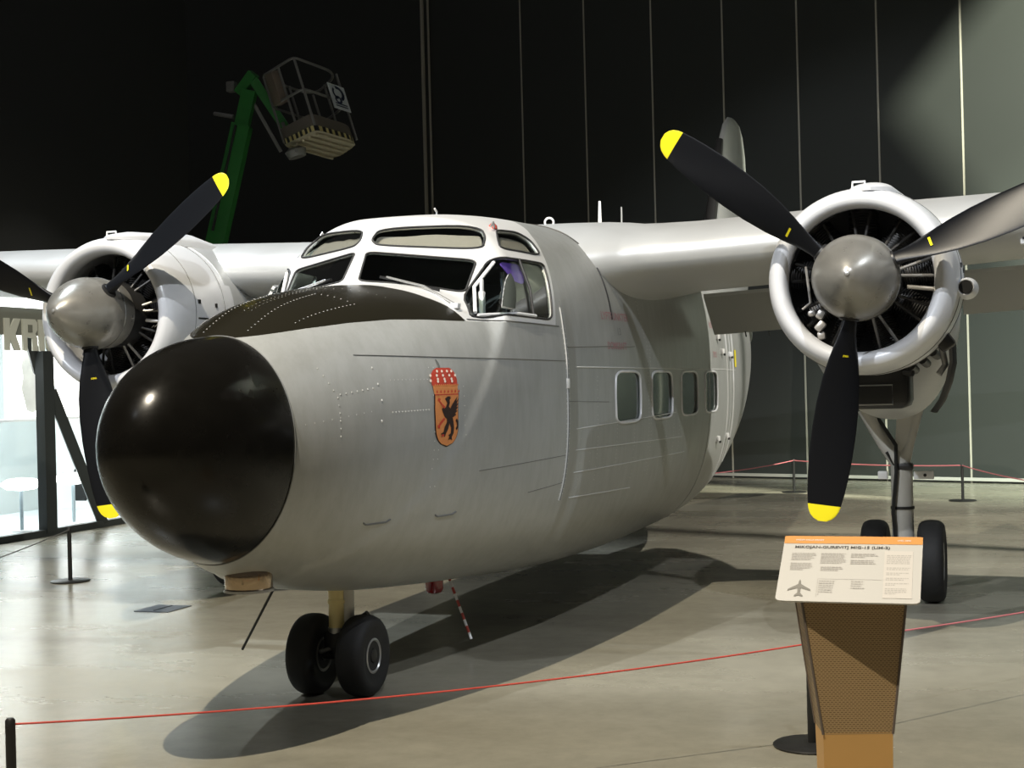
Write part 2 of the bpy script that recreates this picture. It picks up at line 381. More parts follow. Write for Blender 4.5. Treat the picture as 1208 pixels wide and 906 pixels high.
vp=project(round_poly([(-.84,.70,2.385),(-1.10,.74,2.385),(-1.08,.76,2.29),(-1.02,.76,2.25),(-.90,.74,2.27)],.3),(0,1,.25),-.03)
vio.grid([vp,[p+Vector((0,-.004,0)) for p in vp]],mat('violet_tint',(.30,.14,.80),.3),cv=True,cap0=True,cap1=True); vio.build('violet_panel',plane)  # thin violet panel close behind the port side pane
vs=Each('cockpit_handle',plane); vs.box((-.97,.67,2.16),(.05,.012,.34),mat('clear_strip',(.30,.33,.38),.2),rot=Matrix.Rotation(.15,3,'Y'))
vs.box((-.62,.66,2.12),(.05,.03,.16),M['white'],bev=.01); vs.box((-.62,.66,2.23),(.03,.02,.08),M['white'],bev=.008)
vs.build('cockpit_handle',plane)
# ---- radome (slightly oval in section, tilted up a little)
tl=-.091; RU=Vector((math.sin(tl),0,math.cos(tl))); RA=Vector((math.cos(tl),0,-math.sin(tl))); c0=Vector((1.252,0,1.3925))
rows=[]; g=0.
ts=[0]+list(1-np.cos(np.linspace(0.12,PI/2,34)))[0:0]+list(np.sin(np.linspace(0.02,PI/2,40)))
for t in ts:
    s=math.sqrt(max(1-.3*t-.7*t*t,1e-7)); rows.append([c0+RA*(.748*t+.004)+Vector((0,1,0))*(.4215*s*math.cos(a))+RU*(.5345*s*math.sin(a)) for a in np.linspace(0,2*PI,97)[:-1]])
back=[c0-RA*.03+Vector((0,1,0))*(.40*math.cos(a))+RU*(.51*math.sin(a)) for a in np.linspace(0,2*PI,97)[:-1]]
rb=MB().grid([back]+rows,M['radome'],cv=True,cap0=True,cap1=True).build('radome',plane)
MB().tube([c0+RA*.001+Vector((0,1,0))*(.4225*math.cos(a))+RU*(.5355*math.sin(a)) for a in np.linspace(0,2*PI,97)[:-1]],.0035,M['seamd'],6,closed=True).build('radome_joint',rb)
# ---- panel joints and rivets, following the skin
def skin_line(pts,sgn=1,n=24,off=.0015):
    P=[Vector(p) for p in pts]; out=[]
    for a,b in zip(P[:-1],P[1:]):
        for k in range(n): out.append(a.lerp(b,k/n))
    out.append(P[-1]); return project([(p.x,p.y*sgn,p.z) for p in out],(0,sgn,0),off)
def ring_line(x,a0,a1,n=60,off=.0015,lean=0.):
    th=np.radians(np.linspace(a0,a1,n)); r=hull_r(np.full(n,x),th,1.5)
    return [Vector((x,(rr+off)*math.cos(t),1.5+(rr+off)*math.sin(t))) for rr,t in zip(r,th)]
jd=Each('panel_joint',fus); jl=Each('panel_joint',fus)
for sgn in (1,-1):
    jd.tube(skin_line([(.78,.5,1.826),(.2,.6,1.816),(-.5,.7,1.808),(-1.40,.8,1.80)],sgn),.0026,M['seamd'],5)
    jd.tube(skin_line([(-.30,.6,2.028),(-1.36,.8,2.012)],sgn),.004,M['seamd'],5)
    jd.tube(skin_line([(-1.45,.8,1.885),(-2.2,.9,1.90),(-3.0,.9,1.91)],sgn,off=.001),.003,M['seamd'],5)
    jl.tube(skin_line([(-1.62,.8,1.762),(-3.75,.9,1.755),(-7.5,.9,1.75)],sgn),.0045,M['seaml'],5)
    for z0,z1,xe in ((1.374,1.41,-4.2),(1.241,1.21,-4.45),(1.10,1.08,-4.63),(.943,.905,-3.0)):
        jl.tube(skin_line([(-1.6,.8,z0),(xe,.9,z1)],sgn,off=.0008),.0035 if z0<1.3 or z0>1.3 else .003,M['seaml'],5)
    for z0,x1 in ((1.55,-2.3),(1.22,-.2),(1.05,-.9)): jd.tube(skin_line([(-1.42,.8,z0),(x1+.001,.8,z0-.02)],sgn,off=.0003),.002,M['seamd'],5)
    a=(lambda d:(d) if sgn>0 else (180-d))
    jl.tube(ring_line(-1.43,a(-34),a(36)),.005,M['seaml'],5); jd.tube(ring_line(-1.452,a(-34),a(38)),.004,M['seamd'],5)
    jd.tube(ring_line(-2.50,a(33),a(86)),.007,M['black'],6)
    jd.tube(ring_line(-7.05,a(-55),a(50)),.003,M['seaml'],5); jd.tube(ring_line(-5.62,a(-60),a(20)),.003,M['seaml'],5)
    jl.box(skin_line([(-1.44,.8,1.66),(-1.44,.8,1.65)],sgn,1)[0],(.05,.012,.06),M['white'],bev=.004)
    # a little inspection hatch and drain lips low on the nose
    for x,z in ((.05,.98),(.62,.99)): jd.tube(skin_line([(x+.10,.7,z+.012),(x+.07,.7,z),(x-.07,.7,z),(x-.10,.7,z+.012)],sgn,5),.005,M['seamd'],5)
jd.build('dark_panel_joints',fus); jl.build('light_panel_joints',fus)
rv=MB()
def dome(p,n,r):
    p=Vector(p); n=Vector(n).normalized(); u=n.orthogonal().normalized(); w=n.cross(u); vs=[]; 
    for k in range(6): vs.append(p+(u*math.cos(k*PI/3)+w*math.sin(k*PI/3))*r)
    vs.append(p+n*r*.55); rv.add(vs,[(k,(k+1)%6,6) for k in range(6)],M['rivet'])
def rivets(pts,step,sgn,r=.0065,skip=0.):
    P=[Vector(p) for p in pts]; acc=[]
    for a,b in zip(P[:-1],P[1:]):
        n=max(1,int((b-a).length/step)); acc+= [a.lerp(b,k/n) for k in range(n)]
    acc=[p for p in acc if random.random()>=skip]
    Q=project([(p.x,p.y*sgn,p.z) for p in acc],(0,sgn,0),.0)
    for q in Q: dome(q,(0,sgn,.15),r)
for sgn in (1,-1):
    rivets([(1.02,.5,1.76),(.97,.5,1.62),(.985,.5,1.40)],.036,sgn,.006)
    rivets([(.70,.5,1.76),(.69,.5,1.60),(.72,.5,1.40)],.075,sgn,.009)
    rivets([(.95,.5,1.635),(.70,.5,1.665)],.035,sgn,.0065)
    rivets([(1.18,.5,1.50),(.72,.5,1.555)],.05,sgn,.004)
    rivets([(.62,.5,1.54),(.30,.6,1.545)],.024,sgn,.0055)
    rivets([(.60,.5,1.70),(.28,.6,1.70)],.03,sgn,.0035)
    for x in (.235,.275): rivets([(x,.7,1.76),(x,.7,1.10)],.045,sgn,.0045,.15)
    rivets([(-.02,.7,1.66),(-.02,.7,1.30)],.05,sgn,.0035,.3)
    for x in (-1.415,-1.47): rivets([(x,.8,2.0),(x,.8,.95)],.03,sgn,.0045)
    for x,za,zb_ in ((-2.05,1.70,1.0),(-2.5,1.4,1.0),(-2.95,1.38,.95),(-3.35,1.95,.95),(-3.42,1.95,.95),(-3.9,1.38,1.0),(-4.15,1.38,1.0),(-4.35,1.3,1.05)):
        rivets([(x,.9,za),(x,.9,zb_)],.028,sgn,.0052,.1)
    rivets([(-3.2,.9,2.3),(-3.3,.9,1.95)],.03,sgn,.0045)
    for x in (-1.7,-1.9,-2.2): rivets([(x,.9,1.36),(x,.9,.9)],.05,sgn,.0035,.3)
# rivets of the black deck
def rivets_up(pts,step,r):
    P=[Vector(p) for p in pts]; acc=[]
    for a,b in zip(P[:-1],P[1:]):
        n=max(1,int((b-a).length/step)); acc+=[a.lerp(b,k/n) for k in range(n)]
    for q in project(acc,(0,0,1)): dome(q,(0,0,1),r)
for sgn in (1,-1):
    rivets_up([(1.12,.12*sgn,2.0),(.45,.14*sgn,2.1),(.45,.36*sgn,2.1),(.95,.26*sgn,2.0)],.032,.0052)
    rivets_up([(.9,.02*sgn,2.0),(-.05,.02*sgn,2.2)],.04,.0035)
    rivets_up([(.25,.0,2.15),(.15,.45*sgn,2.1)],.045,.004)
rvo=rv.build('rivets',fus,smooth=False); rvo['kind']='stuff'
# ---- wipers, lifting eyes, masts, beacons
wp=Each('windscreen_wiper',plane)
for sgn in (1,-1):
    b0=project([(-.30,.62*sgn,2.12)],(0,0,1),.012)[0]; tip=Vector((-.335,.20*sgn,2.30)); mid=Vector((-.34,.42*sgn,2.23))
    q=project([b0,mid,tip],n1*np.array([1,sgn,1]),.022)
    wp.tube(q,.007,M['steel'],6); 
    q2=project([(-.40,.50*sgn,2.235),(-.345,.15*sgn,2.285)],n1*np.array([1,sgn,1]),.012); wp.tube(q2,.010,M['black'],6)
    Each('wiper_mount',plane).box(b0,(.05,.05,.03),M['alu_lt'],bev=.006)

def eye(c,r,ax,name,par,m=M['white'],tr=.008):
    c=Vector(c); a=Vector(ax).normalized(); u=a.orthogonal().normalized(); w=a.cross(u)
    mb=MB(); mb.tube([c+(u*math.cos(t)+w*math.sin(t))*r for t in np.linspace(0,2*PI,21)[:-1]],tr,m,8,closed=True)
    mb.tube([c-Vector((0,0,r)),c-Vector((0,0,r+.05))],tr*1.3,m,8); return mb.build(name,par)
eye((-3.2,.25,2.855),.032,(1,.3,0),'lifting_eye',plane)
for sgn in (1,-1):
    p=project([(-1.12,.545*sgn,2.6)],(0,0,1))[0]
    mb=MB(); mb.lathe([(0,.028),(.02,.026),(.035,.012)],M['redp'],p+Vector((-.03,0,-.005)),(0,0,1),16)
    mb.tube([p+Vector((.0,.02*sgn,0)),p+Vector((.03,.025*sgn,.03)),p+Vector((.06,.02*sgn,0))],.007,M['steel'],8); mb.build('roof_lamp',plane)
mb=MB(); p=project([(-1.3,.12,2.7)],(0,0,1))[0]; mb.tube([p,p+Vector((0,0,.02)),p+Vector((.03,0,.035))],.007,M['steel'],8); mb.build('roof_vent_pin',plane)
mb=MB(); mb.tube([(-4.75,.2,2.76),(-4.75,.2,2.95),(-4.76,.2,3.18)],[.02,.017,.010],M['white'],10); mb.build('aerial_mast',plane)
mb=MB(); mb.tube([(-6.75,-.15,2.75),(-6.77,-.15,3.36)],[.012,.008],M['alu'],8); mb.build('whip_aerial',plane)
# belly: landing lamp, red beacon, trailing rods
mb=MB(); mb.lathe([(0,.105),(-.02,.115),(-.115,.115),(-.135,.10),(-.14,.02)],M['amber'],(1.05,.05,.84),(0,0,1),28); mb.lathe([(0,.121),(-.02,.121)],M['alu_lt'],(1.05,.05,.835),(0,0,1),28); mb.lathe([(-.118,.120),(-.130,.120)],M['steel'],(1.05,.05,.835),(0,0,1),28); mb.build('landing_lamp',plane)
mb=MB(); zb=float(_pchip(ST_X,ZB,np.array([-1.25]))[0]); mb.lathe([(0,.058),(-.09,.058),(-.115,.048),(-.125,.02)],M['red'],(-1.25,.06,zb+.02),(0,0,1),24); mb.build('belly_beacon',plane)
mb=MB(); mb.tube([(.45,-.10,.70),(.30,-.42,.28)],.007,M['black'],8); mb.build('trailing_rod',plane)
mb=MB()
a=Vector((-1.35,.10,.52)); b=Vector((-1.30,.28,.09)); n=11
for k in range(n):
    p,q=a.lerp(b,k/n),a.lerp(b,(k+1)/n); mb.tube([p,q],.009,M['white'] if k%2==0 else M['redp'],8)
mb.build('striped_probe',plane)
for x,y in ((.42,.22),(.14,.17),(-.05,.2)):
    q=project([(x,y,.6)],(0,0,-1))[0] if False else Vector((x,y,.66))
# ---- coat of arms on the port side of the nose
def crest_pt(X,Y,off):
    z=1.82-Y*.000584; xc=.166-.17*max(0,z-1.55); return (xc-(X-345)*.00107,.72,z)
def crest_poly(mb,pts,m,off,dens=10):
    P=[Vector((x,y,0)) for x,y in pts]; Q=[]
    for i in range(len(P)):
        a=P[i]; b=P[(i+1)%len(P)]; k=max(1,int((b-a).length/dens)); Q+=[a.lerp(b,j/k) for j in range(k)]
    t=tessellate_polygon([Q]); W=project([crest_pt(q.x,q.y,off) for q in Q],(0,1,0),off); mb.add(W,[tuple(i) for i in t],m)
def crest_band(mb,prof,m,off):
    """prof rows (Y, Xleft, Xright) -> fine strip grid"""
    rows=[]
    for Y,a,b in prof: rows.append([crest_pt(a+(b-a)*k/14,Y,off) for k in range(15)])
    W=project([p for r in rows for p in r],(0,1,0),off); W=[W[i*15:(i+1)*15] for i in range(len(rows))]; mb.grid(W,m)
def shield(g):
    pr=[]
    for i in range(22):
        t=i/21; Y=345+t*455; 
        half=103-6*t if t<.62 else 99*math.sqrt(max(0,1-((t-.62)/.38)**2.2))
        cx=343+t*4; pr.append((Y-(0 if i else g)+(g if i==21 else 0),cx-half-g,cx+half+g))
    return pr
cb=MB(); crest_band(cb,shield(7),M['crestbk'],.0025); crest_band(cb,shield(0),M['crestor'],.0045)
sh=cb.build('coat_of_arms',plane)
gb=MB()
GR=[ # griffin, in the picture's own orientation
 [(320,380),(345,360),(372,362),(360,376),(378,372),(362,392),(366,420),(358,450),(372,470),(360,500),(376,548),(350,565),(322,545),(308,510),(296,470),(312,455),(330,460),(342,420),(330,398)],
 [(360,560),(350,500),(372,470),(384,440),(432,362),(424,408),(446,378),(428,432),(446,420),(428,460),(445,456),(424,488),(440,492),(414,514),(424,528),(396,548)],
 [(352,556),(392,552),(398,590),(404,640),(400,690),(384,724),(388,752),(366,740),(350,752),(362,718),(352,706),(374,690),(376,640),(362,600)],
 [(340,552),(366,570),(362,600),(350,650),(330,690),(322,716),(304,708),(290,724),(296,696),(282,690),(308,676),(318,630),(338,590)],
 [(430,560),(444,590),(442,640),(428,668),(420,650),(432,628),(430,600),(416,580)],
 [(318,470),(296,440),(268,400),(276,396),(300,425),(326,452)],[(312,548),(280,585),(262,622),(272,628),(292,598),(324,562)]]
for g_ in GR[:5]: crest_poly(gb,g_,M['crestbk'],.0070)
rdm=M['crestrd']
for g_ in GR[5:]+[[(262,372),(284,380),(276,404),(258,398)],[(256,610),(280,612),(276,640),(258,636)],[(300,690),(318,700),(306,716),(288,710)]]: crest_poly(gb,g_,rdm,.0072)
gb.build('griffin',sh,smooth=False)
kb=MB(); crest_band(kb,[(262,222,436),(300,226,440),(338,234,442)],M['crestor'],.0045)
crest_band(kb,[(338,236,444),(348,236,444)],rdm,.0055)
crest_band(kb,[(105,265,375),(125,235,400),(160,214,420),(210,208,434),(262,216,436)],rdm,.0045)
for Y,row in ((135,(262,302,346,384)),(172,(204,256,308,362,414)),(205,(262,318,380)),(226,(262,322,384)),(218,(202,))):
    for X in row: crest_poly(kb,[(X+9*math.cos(a),Y+13*math.sin(a)) for a in np.linspace(0,2*PI,9)[:-1]],M['crestwh'],.0080,20)
for X in range(228,440,18): crest_poly(kb,[(X,264),(X+9,248),(X+18,264)],M['crestor'],.0078,20)
for X in range(244,440,32): crest_poly(kb,[(X,318),(X+8,300),(X+16,318),(X+8,330)],rdm,.0078,20)
crest_poly(kb,[(282,100),(300,98),(292,60),(276,28),(266,30),(280,62)],M['seamd'],.0045,20)
kb.build('crown',sh,smooth=False)
# ---- faded red servicing text
def skin_text(mb,txt,size,x0,z0,m,sgn=1,bold=.001,sx=1.,off=.003):
    vs,fs=text_faces(txt,size,bold); W=project([(x0-sgn*v.x*sx,.9*sgn,z0+v.y) for v in vs],(0,sgn,0),off); mb.add(W,fs,m)
for t_,s_,x_,z_,m_,sx_ in (('LYFTPUNKTER',.075,-2.58,2.085,M['marking'],1.35),('13',.07,-2.63,1.985,mat('faded_grey_lettering',(.25,.26,.26),.5),1.5),('DOMKRAFT',.07,-2.55,1.885,M['marking'],1.25)):
    tb=MB(); skin_text(tb,t_,s_,x_,z_,m_,sx=sx_); tb.build('servicing_text',fus,smooth=False)
# rear door area: hinges and red stencils
for x,z in ((-6.15,2.05),(-6.4,1.92),(-7.0,1.90),(-6.2,1.12),(-6.9,1.12)):
    db=MB(); p=project([(x,.9,z)],(0,1,0),.01)[0]; db.box(p,(.09,.03,.05),M['white'],bev=.008); db.box(p+Vector((-.02,.016,-.03)),(.05,.012,.02),M['black']); db.build('door_hinge',fus)
for a_,b_ in (((-6.75,.8,2.15),(-6.78,.8,.75)),((-7.3,.7,2.1),(-7.32,.7,.85))): jl.tube(skin_line([a_,b_],1,20),.008,M['seaml'],6)
for t_,x_,z_ in (('NÖDUTGÅNG',-5.98,2.12),('TRYCK',-5.95,1.86)):
    tb=MB(); skin_text(tb,t_,.075,x_,z_,M['marking'],sx=.9); tb.build('door_stencil',fus,smooth=False)
tb=MB()
W=project([(-7.45,.7,1.95),(-7.62,.7,1.95),(-7.62,.7,1.78),(-7.45,.7,1.78)],(0,1,0),.006); tb.add(W,[(0,1,2,3)],M['yellow']); tb.build('yellow_marking',fus,smooth=False)
# ---- wings
def naca(n=34,t=.17,camber=.02):
    up=[];lo=[]
    for i in range(n+1):
        c=.5*(1-math.cos(PI*i/n)); y=5*t*(.2969*math.sqrt(c)-.1260*c-.3516*c*c+.2843*c**3-.1036*c**4)
        ym=camber*(4*c*(1-c)); up.append((c,ym+y)); lo.append((c,ym-y))
    return up[::-1]+lo[1:]
AF=naca()
def wing(sgn):
    st=[(0.0,-2.32,3.55,2.47,.86,1.0),(.45,-2.36,3.5,2.47,.86,1.0),(.70,-2.42,3.45,2.48,.84,1.0),(.84,-2.50,3.35,2.50,.80,1.0),(.95,-2.57,3.2,2.515,.77,1.0),(1.10,-2.63,3.08,2.53,.76,1.0),(1.35,-2.67,3.0,2.54,.76,1.0),(2.64,-2.72,2.92,2.60,.76,1.0),(4.5,-2.85,2.65,2.69,.72,1.0),(7.0,-3.05,2.2,2.81,.66,1.0),(9.2,-3.3,1.7,2.92,.6,1.0),(9.7,-3.6,1.2,2.95,.5,1.0),(9.82,-4.0,.5,2.96,.4,1.0)]
    rows=[]
    # densify between stations
    S=[]
    for a,b in zip(st[:-1],st[1:]):
        k=4 if b[0]<1.5 else 8
        for j in range(k): S.append([x+(y-x)*j/k for x,y in zip(a,b)])
    S.append(st[-1])
    for y,le,ch,z,tk,_ in S:
        rows.append([(le-ch*c,y*sgn,z+ch*h*tk/.72*.92 - .012*ch*c) for c,h in AF])
    return MB().grid(rows,M['alu_w'],cv=True,cap0=True,cap1=True)
for sgn in (1,-1):
    w=wing(sgn).build('wing',plane)
    fl=MB()
    for y0,y1 in ((1.03,2.22),(3.08,5.3)):
        def P_(y,s): # s along the drooped flap
            le=-2.72-.06*(y-2.6)*(y>2.6); z=2.345+.045*(y-1.1); x=-4.92+.02*(y-1.1); return (x-.40*s,y*sgn,z-.30*s)
        top=[[P_(y,s) for s in (0,.33,.66,1)] for y in (y0,y1)]; bot=[[(p[0]+.01,p[1],p[2]+.03*(1-.6*s_)) for p,s_ in zip(r,(0,.33,.66,1))] for r in top]
        fl.grid([top[0]+bot[0][::-1],top[1]+bot[1][::-1]],M['alu'],cv=True,cap0=True,cap1=True)
    fl.build('wing_flaps',w,auto=25)
    dt=Each('wing_fitting',w)
    dt.box((-3.15,2.0*sgn,2.385),(.16,.10,.10),M['alu'],bev=.015); dt.box((-3.95,2.05*sgn,2.33),(.14,.09,.10),M['black'],bev=.01)
    dt.box((-2.95,3.62*sgn,2.54),(.10,.14,.10),M['white'],bev=.01); dt.box((-2.93,3.62*sgn,2.55),(.08,.11,.06),M['black'])
    for k in range(5): dt.tube([(-5.3,(1.3+.2*k)*sgn,2.06),(-5.34,(1.3+.2*k)*sgn,2.02)],.006,M['black'],6)
# ---- tail
fb=MB()
rows=[]
for z,xl,ch,tk in ((2.3,-8.6,3.9,.16),(2.75,-9.5,3.1,.14),(3.1,-10.0,2.7,.13),(3.6,-10.35,2.35,.12),(4.2,-10.75,1.95,.11),(4.6,-11.0,1.65,.10),(4.85,-11.25,1.25,.09),(4.97,-11.5,.8,.07),(5.0,-11.75,.3,.04)):
    rows.append([(xl-ch*c,h*ch*tk/.17*.95,z) for c,h in naca(16,.17,0)])
fb.grid(rows,M['alu'],cv=True,cap0=True,cap1=True); fin=fb.build('tail_fin',plane)
bt=MB(); bt.tube([(-9.98,0,3.1),(-10.32,0,3.6),(-10.72,0,4.2),(-10.97,0,4.6)],[.075,.07,.06,.045],M['black'],14).build('fin_boot',fin)
for sgn in (1,-1):
    rows=[[(xl-ch*c,y*sgn,2.62+h*ch) for c,h in naca(14,.12,0)] for y,xl,ch in ((0,-10.4,1.7),(1.2,-10.55,1.45),(2.3,-10.7,1.15),(2.6,-10.9,.75),(2.7,-11.1,.3))]
    MB().grid(rows,M['alu'],cv=True,cap0=True,cap1=True).build('tailplane',plane)
# ---- engines
HY,HZ,HX=2.6422,2.2385,-1.5442
def nacelle(sgn):
    root=empty('engine_nacelle',(HX,HY*sgn,HZ),parent=plane)
    # cowling ring: local x forward
    prof=[(-.34,.435),(-.28,.433),(-.245,.438),(-.215,.452),(-.20,.475),(-.203,.50),(-.225,.525),(-.28,.548),(-.38,.564),(-.52,.573),(-.74,.577),(-.95,.572),(-1.10,.56)]
    inner=[(-1.10,.54),(-.95,.55),(-.6,.54),(-.40,.48)]
    mb=MB(); rows=[]
    def circ(a,r,dz=0.): return [(a,r*math.cos(t),r*math.sin(t)) for t in np.linspace(0,2*PI,97)[:-1]]
    R_=[circ(a,r) for a,r in prof+inner]; mb.grid(R_,M['alu_lt'],cv=True,cu=True); cw=mb.build('cowling',root); cw=root
    sm=Each('cowling_joint',root)
    for a in (-.52,-.93): sm.tube(circ(a,.5745),.0028,M['seamd'],5,closed=True)
    # long cowl panel hatch and fasteners on both flanks
    for s_ in (1,-1):
        ang=[math.radians(a) for a in (20,5,-10)]
        sm.tube([(-.55,.577*s_*math.cos(math.radians(-4)),.577*math.sin(math.radians(-4))),(-.92,.574*s_*math.cos(math.radians(-4)),.574*math.sin(math.radians(-4)))],.006,M['black'],6)
        for a,x in ((8,-.57),(6,-.80)): sm.box((x,.577*s_*math.cos(math.radians(a)),.577*math.sin(math.radians(a))),(.025,.012,.03),M['black'])
    sm=MB()
    for k in range(6):
        a=math.radians(228+k*6); sm.lathe([(0,.006),(.006,.003)],M['white'],(-.35,.556*math.cos(a),.556*math.sin(a)),(0,math.cos(a),math.sin(a)),8)
    o=sm.build('cowling_rivets',root); o['kind']='stuff'
    ey=MB(); ey.tube([(-.34,-.040,.545),(-.34,-.036,.598),(-.34,.036,.598),(-.34,.040,.545)],.008,M['white'],8); ey.build('cowling_lug',cw)
    # top air scoop
    sc_=MB(); rows=[]
    for x,w,h in ((-.22,.02,.0),(-.3,.10,.03),(-.45,.14,.055),(-.8,.15,.075),(-1.2,.16,.10),(-1.6,.12,.05)):
        rows.append([(x,.06+w*math.cos(t),.548+h*math.sin(t) if math.sin(t)>0 else .53) for t in np.linspace(0,2*PI,25)[:-1]])
    sc_.grid(rows,M['alu_lt'],cv=True,cap0=True,cap1=True); sc_.build('air_scoop',cw)
    # breather outlet on the flank
    if sgn>0:
        ob=MB()
        ob.lathe([(.10,.036),(.115,.046),(.09,.056),(-.06,.068),(-.25,.055),(-.42,.02)],M['alu_lt'],(-.50,.605*sgn,-.065),(1,0,0),24,caps=(False,True)); ob.lathe([(.112,.040),(.10,.036)],M['black'],(-.50,.605*sgn,-.065),(1,0,0),20); ob.build('intake_duct',root)
    # engine
    en=MB(); en.lathe([(-.18,.20),(-.30,.235),(-.42,.24),(-.44,.16),(-.60,.18),(-.85,.22)],M['engine'],(0,0,0),(1,0,0),32)
    en.lathe([(-.84,.50),(-.86,.50)],M['black'],(0,0,0),(1,0,0),32); eo=en.build('crankcase',root)
    for k in range(9):
        a=PI/2+2*PI*k/9; d=Vector((0,math.cos(a),math.sin(a))); prof2=[]; r0=.20; cy=MB()
        for j in range(15): prof2+=[(r0+.016*j,.075),(r0+.016*j+.003,.092),(r0+.016*j+.009,.092),(r0+.016*j+.011,.075)]
        prof2+=[(.45,.08),(.46,.05)]
        cy.lathe(prof2,M['engine'],(-.58,0,0),d,18); co=cy.build('cylinder',root)
        lt_=k in (5,7)
        for da in (-.13,.13):
            d0=Vector((-.36,.22*math.cos(a+da*.6),.22*math.sin(a+da*.6))); d1=Vector((-.47,.43*math.cos(a+da),.43*math.sin(a+da)))
            MB().tube([d0,d1],.010,M['pipe_lt'] if lt_ else M['pipe'],8).build('pushrod',root)
    for k,(a,r,sz) in enumerate(((3.95,.37,.07),(3.80,.32,.06),(4.05,.41,.05),(3.68,.36,.04))):
        MB().box((-.38-.01*k,r*math.cos(a),r*math.sin(a)),(.06,sz,.05),M['engine_lt'],rot=Matrix.Rotation(a+.4*k,3,'X'),bev=.014).build('engine_fitting',root)
    MB().tube([(-.34,-.33,.10),(-.36,-.31,-.12),(-.36,-.36,-.16)],.008,M['engine_lt'],6).build('engine_pipe',root)
    MB().tube([(-.34,.27,-.05),(-.38,.44,-.07)],.013,M['engine_lt'],8).build('engine_pipe',root)
    # body behind the cowling
    rows=[]
    for x,zt,zb,hw,nn_ in ((-1.02,.575,-.50,.555,2),(-1.2,.585,-.62,.55,2),(-1.45,.585,-.76,.53,2),(-1.8,.56,-.86,.50,2.1),(-2.3,.50,-.90,.44,2.2),(-3.0,.46,-.84,.37,2.2),(-3.8,.40,-.6,.28,2.1),(-4.6,.32,-.25,.16,2),(-5.1,.25,.1,.03,2)):
        zc=(zt+zb)/2; h=(zt-zb)/2; r=[]
        for t in np.linspace(0,2*PI,65)[:-1]:
            c_,s_=math.cos(t),math.sin(t); r.append((x,hw*math.copysign(abs(c_)**(2/nn_),c_),zc+h*math.copysign(abs(s_)**(2/nn_),s_)))
        rows.append(r)
    # finer: interpolate rows
    A_=np.array(rows); xs_=A_[:,0,0]; X2=np.linspace(xs_[0],xs_[-1],40)
    out=[]
    for X in X2:
        out.append([(X,float(_pchip(-xs_,A_[:,j,1],np.array([-X]))[0]),float(_pchip(-xs_,A_[:,j,2],np.array([-X]))[0])) for j in range(64)])
    MB().grid(out,M['alu_w'],cv=True,cap0=True,cap1=True).build('nacelle_body',root)
    # carburettor intake box, cowl flap, exhaust
    ib=MB(); ib.box((-.98,-.02,-.66),(.42,.50,.26),M['black'],bev=.05); 
    ib.box((-.765,.02,-.70),(.012,.22,.12),mat('grille_dark',(.03,.03,.03),.5,.5),bev=.003)
    ib.tube([(-.762,-.09,-.64),(-.762,.13,-.64),(-.762,.13,-.76),(-.762,-.09,-.76)],.006,M['steel'],6,closed=True); ib.tube([(-.78,.20,-.56),(-.75,.26,-.57)],.02,M['black'],8)
    ib.build('intake_box',root)
    fl=MB(); rows=[]
    for s_,(x,y,z) in enumerate(((-1.02,.50,-.38),(-1.06,.50,-.50),(-1.10,.47,-.62),(-1.16,.42,-.74),(-1.2,.36,-.82))):
        w=(.13,.12,.10,.07,.04)[s_]
        rows.append([(x+w,y-.01,z),(x+w*.3,y+.012,z-.01),(x-w,y,z),(x-w,y-.02,z),(x+w*.3,y-.008,z-.01),(x+w,y-.03,z)])
    fl.grid(rows,M['black'],cv=True,cap0=True,cap1=True); fl.build('cowl_flap',root,auto=60)
    ex=MB(); ex.box((-.80,.45,-.37),(.13,.10,.12),M['black'],rot=Matrix.Rotation(.6,3,'X'),bev=.02)
    for k in range(6):
        a=math.radians(-50-k*8); ex.tube([(-.95,.57*math.cos(a),.57*math.sin(a)),(-1.15,.60*math.cos(a),.60*math.sin(a))],.028,M['black'],10)
    ex.tube([(-1.0,.42,-.40),(-1.02,.44,-.52),(-1.0,.40,-.58)],.02,M['steel'],8); ex.build('exhaust_stubs',root)
    return root
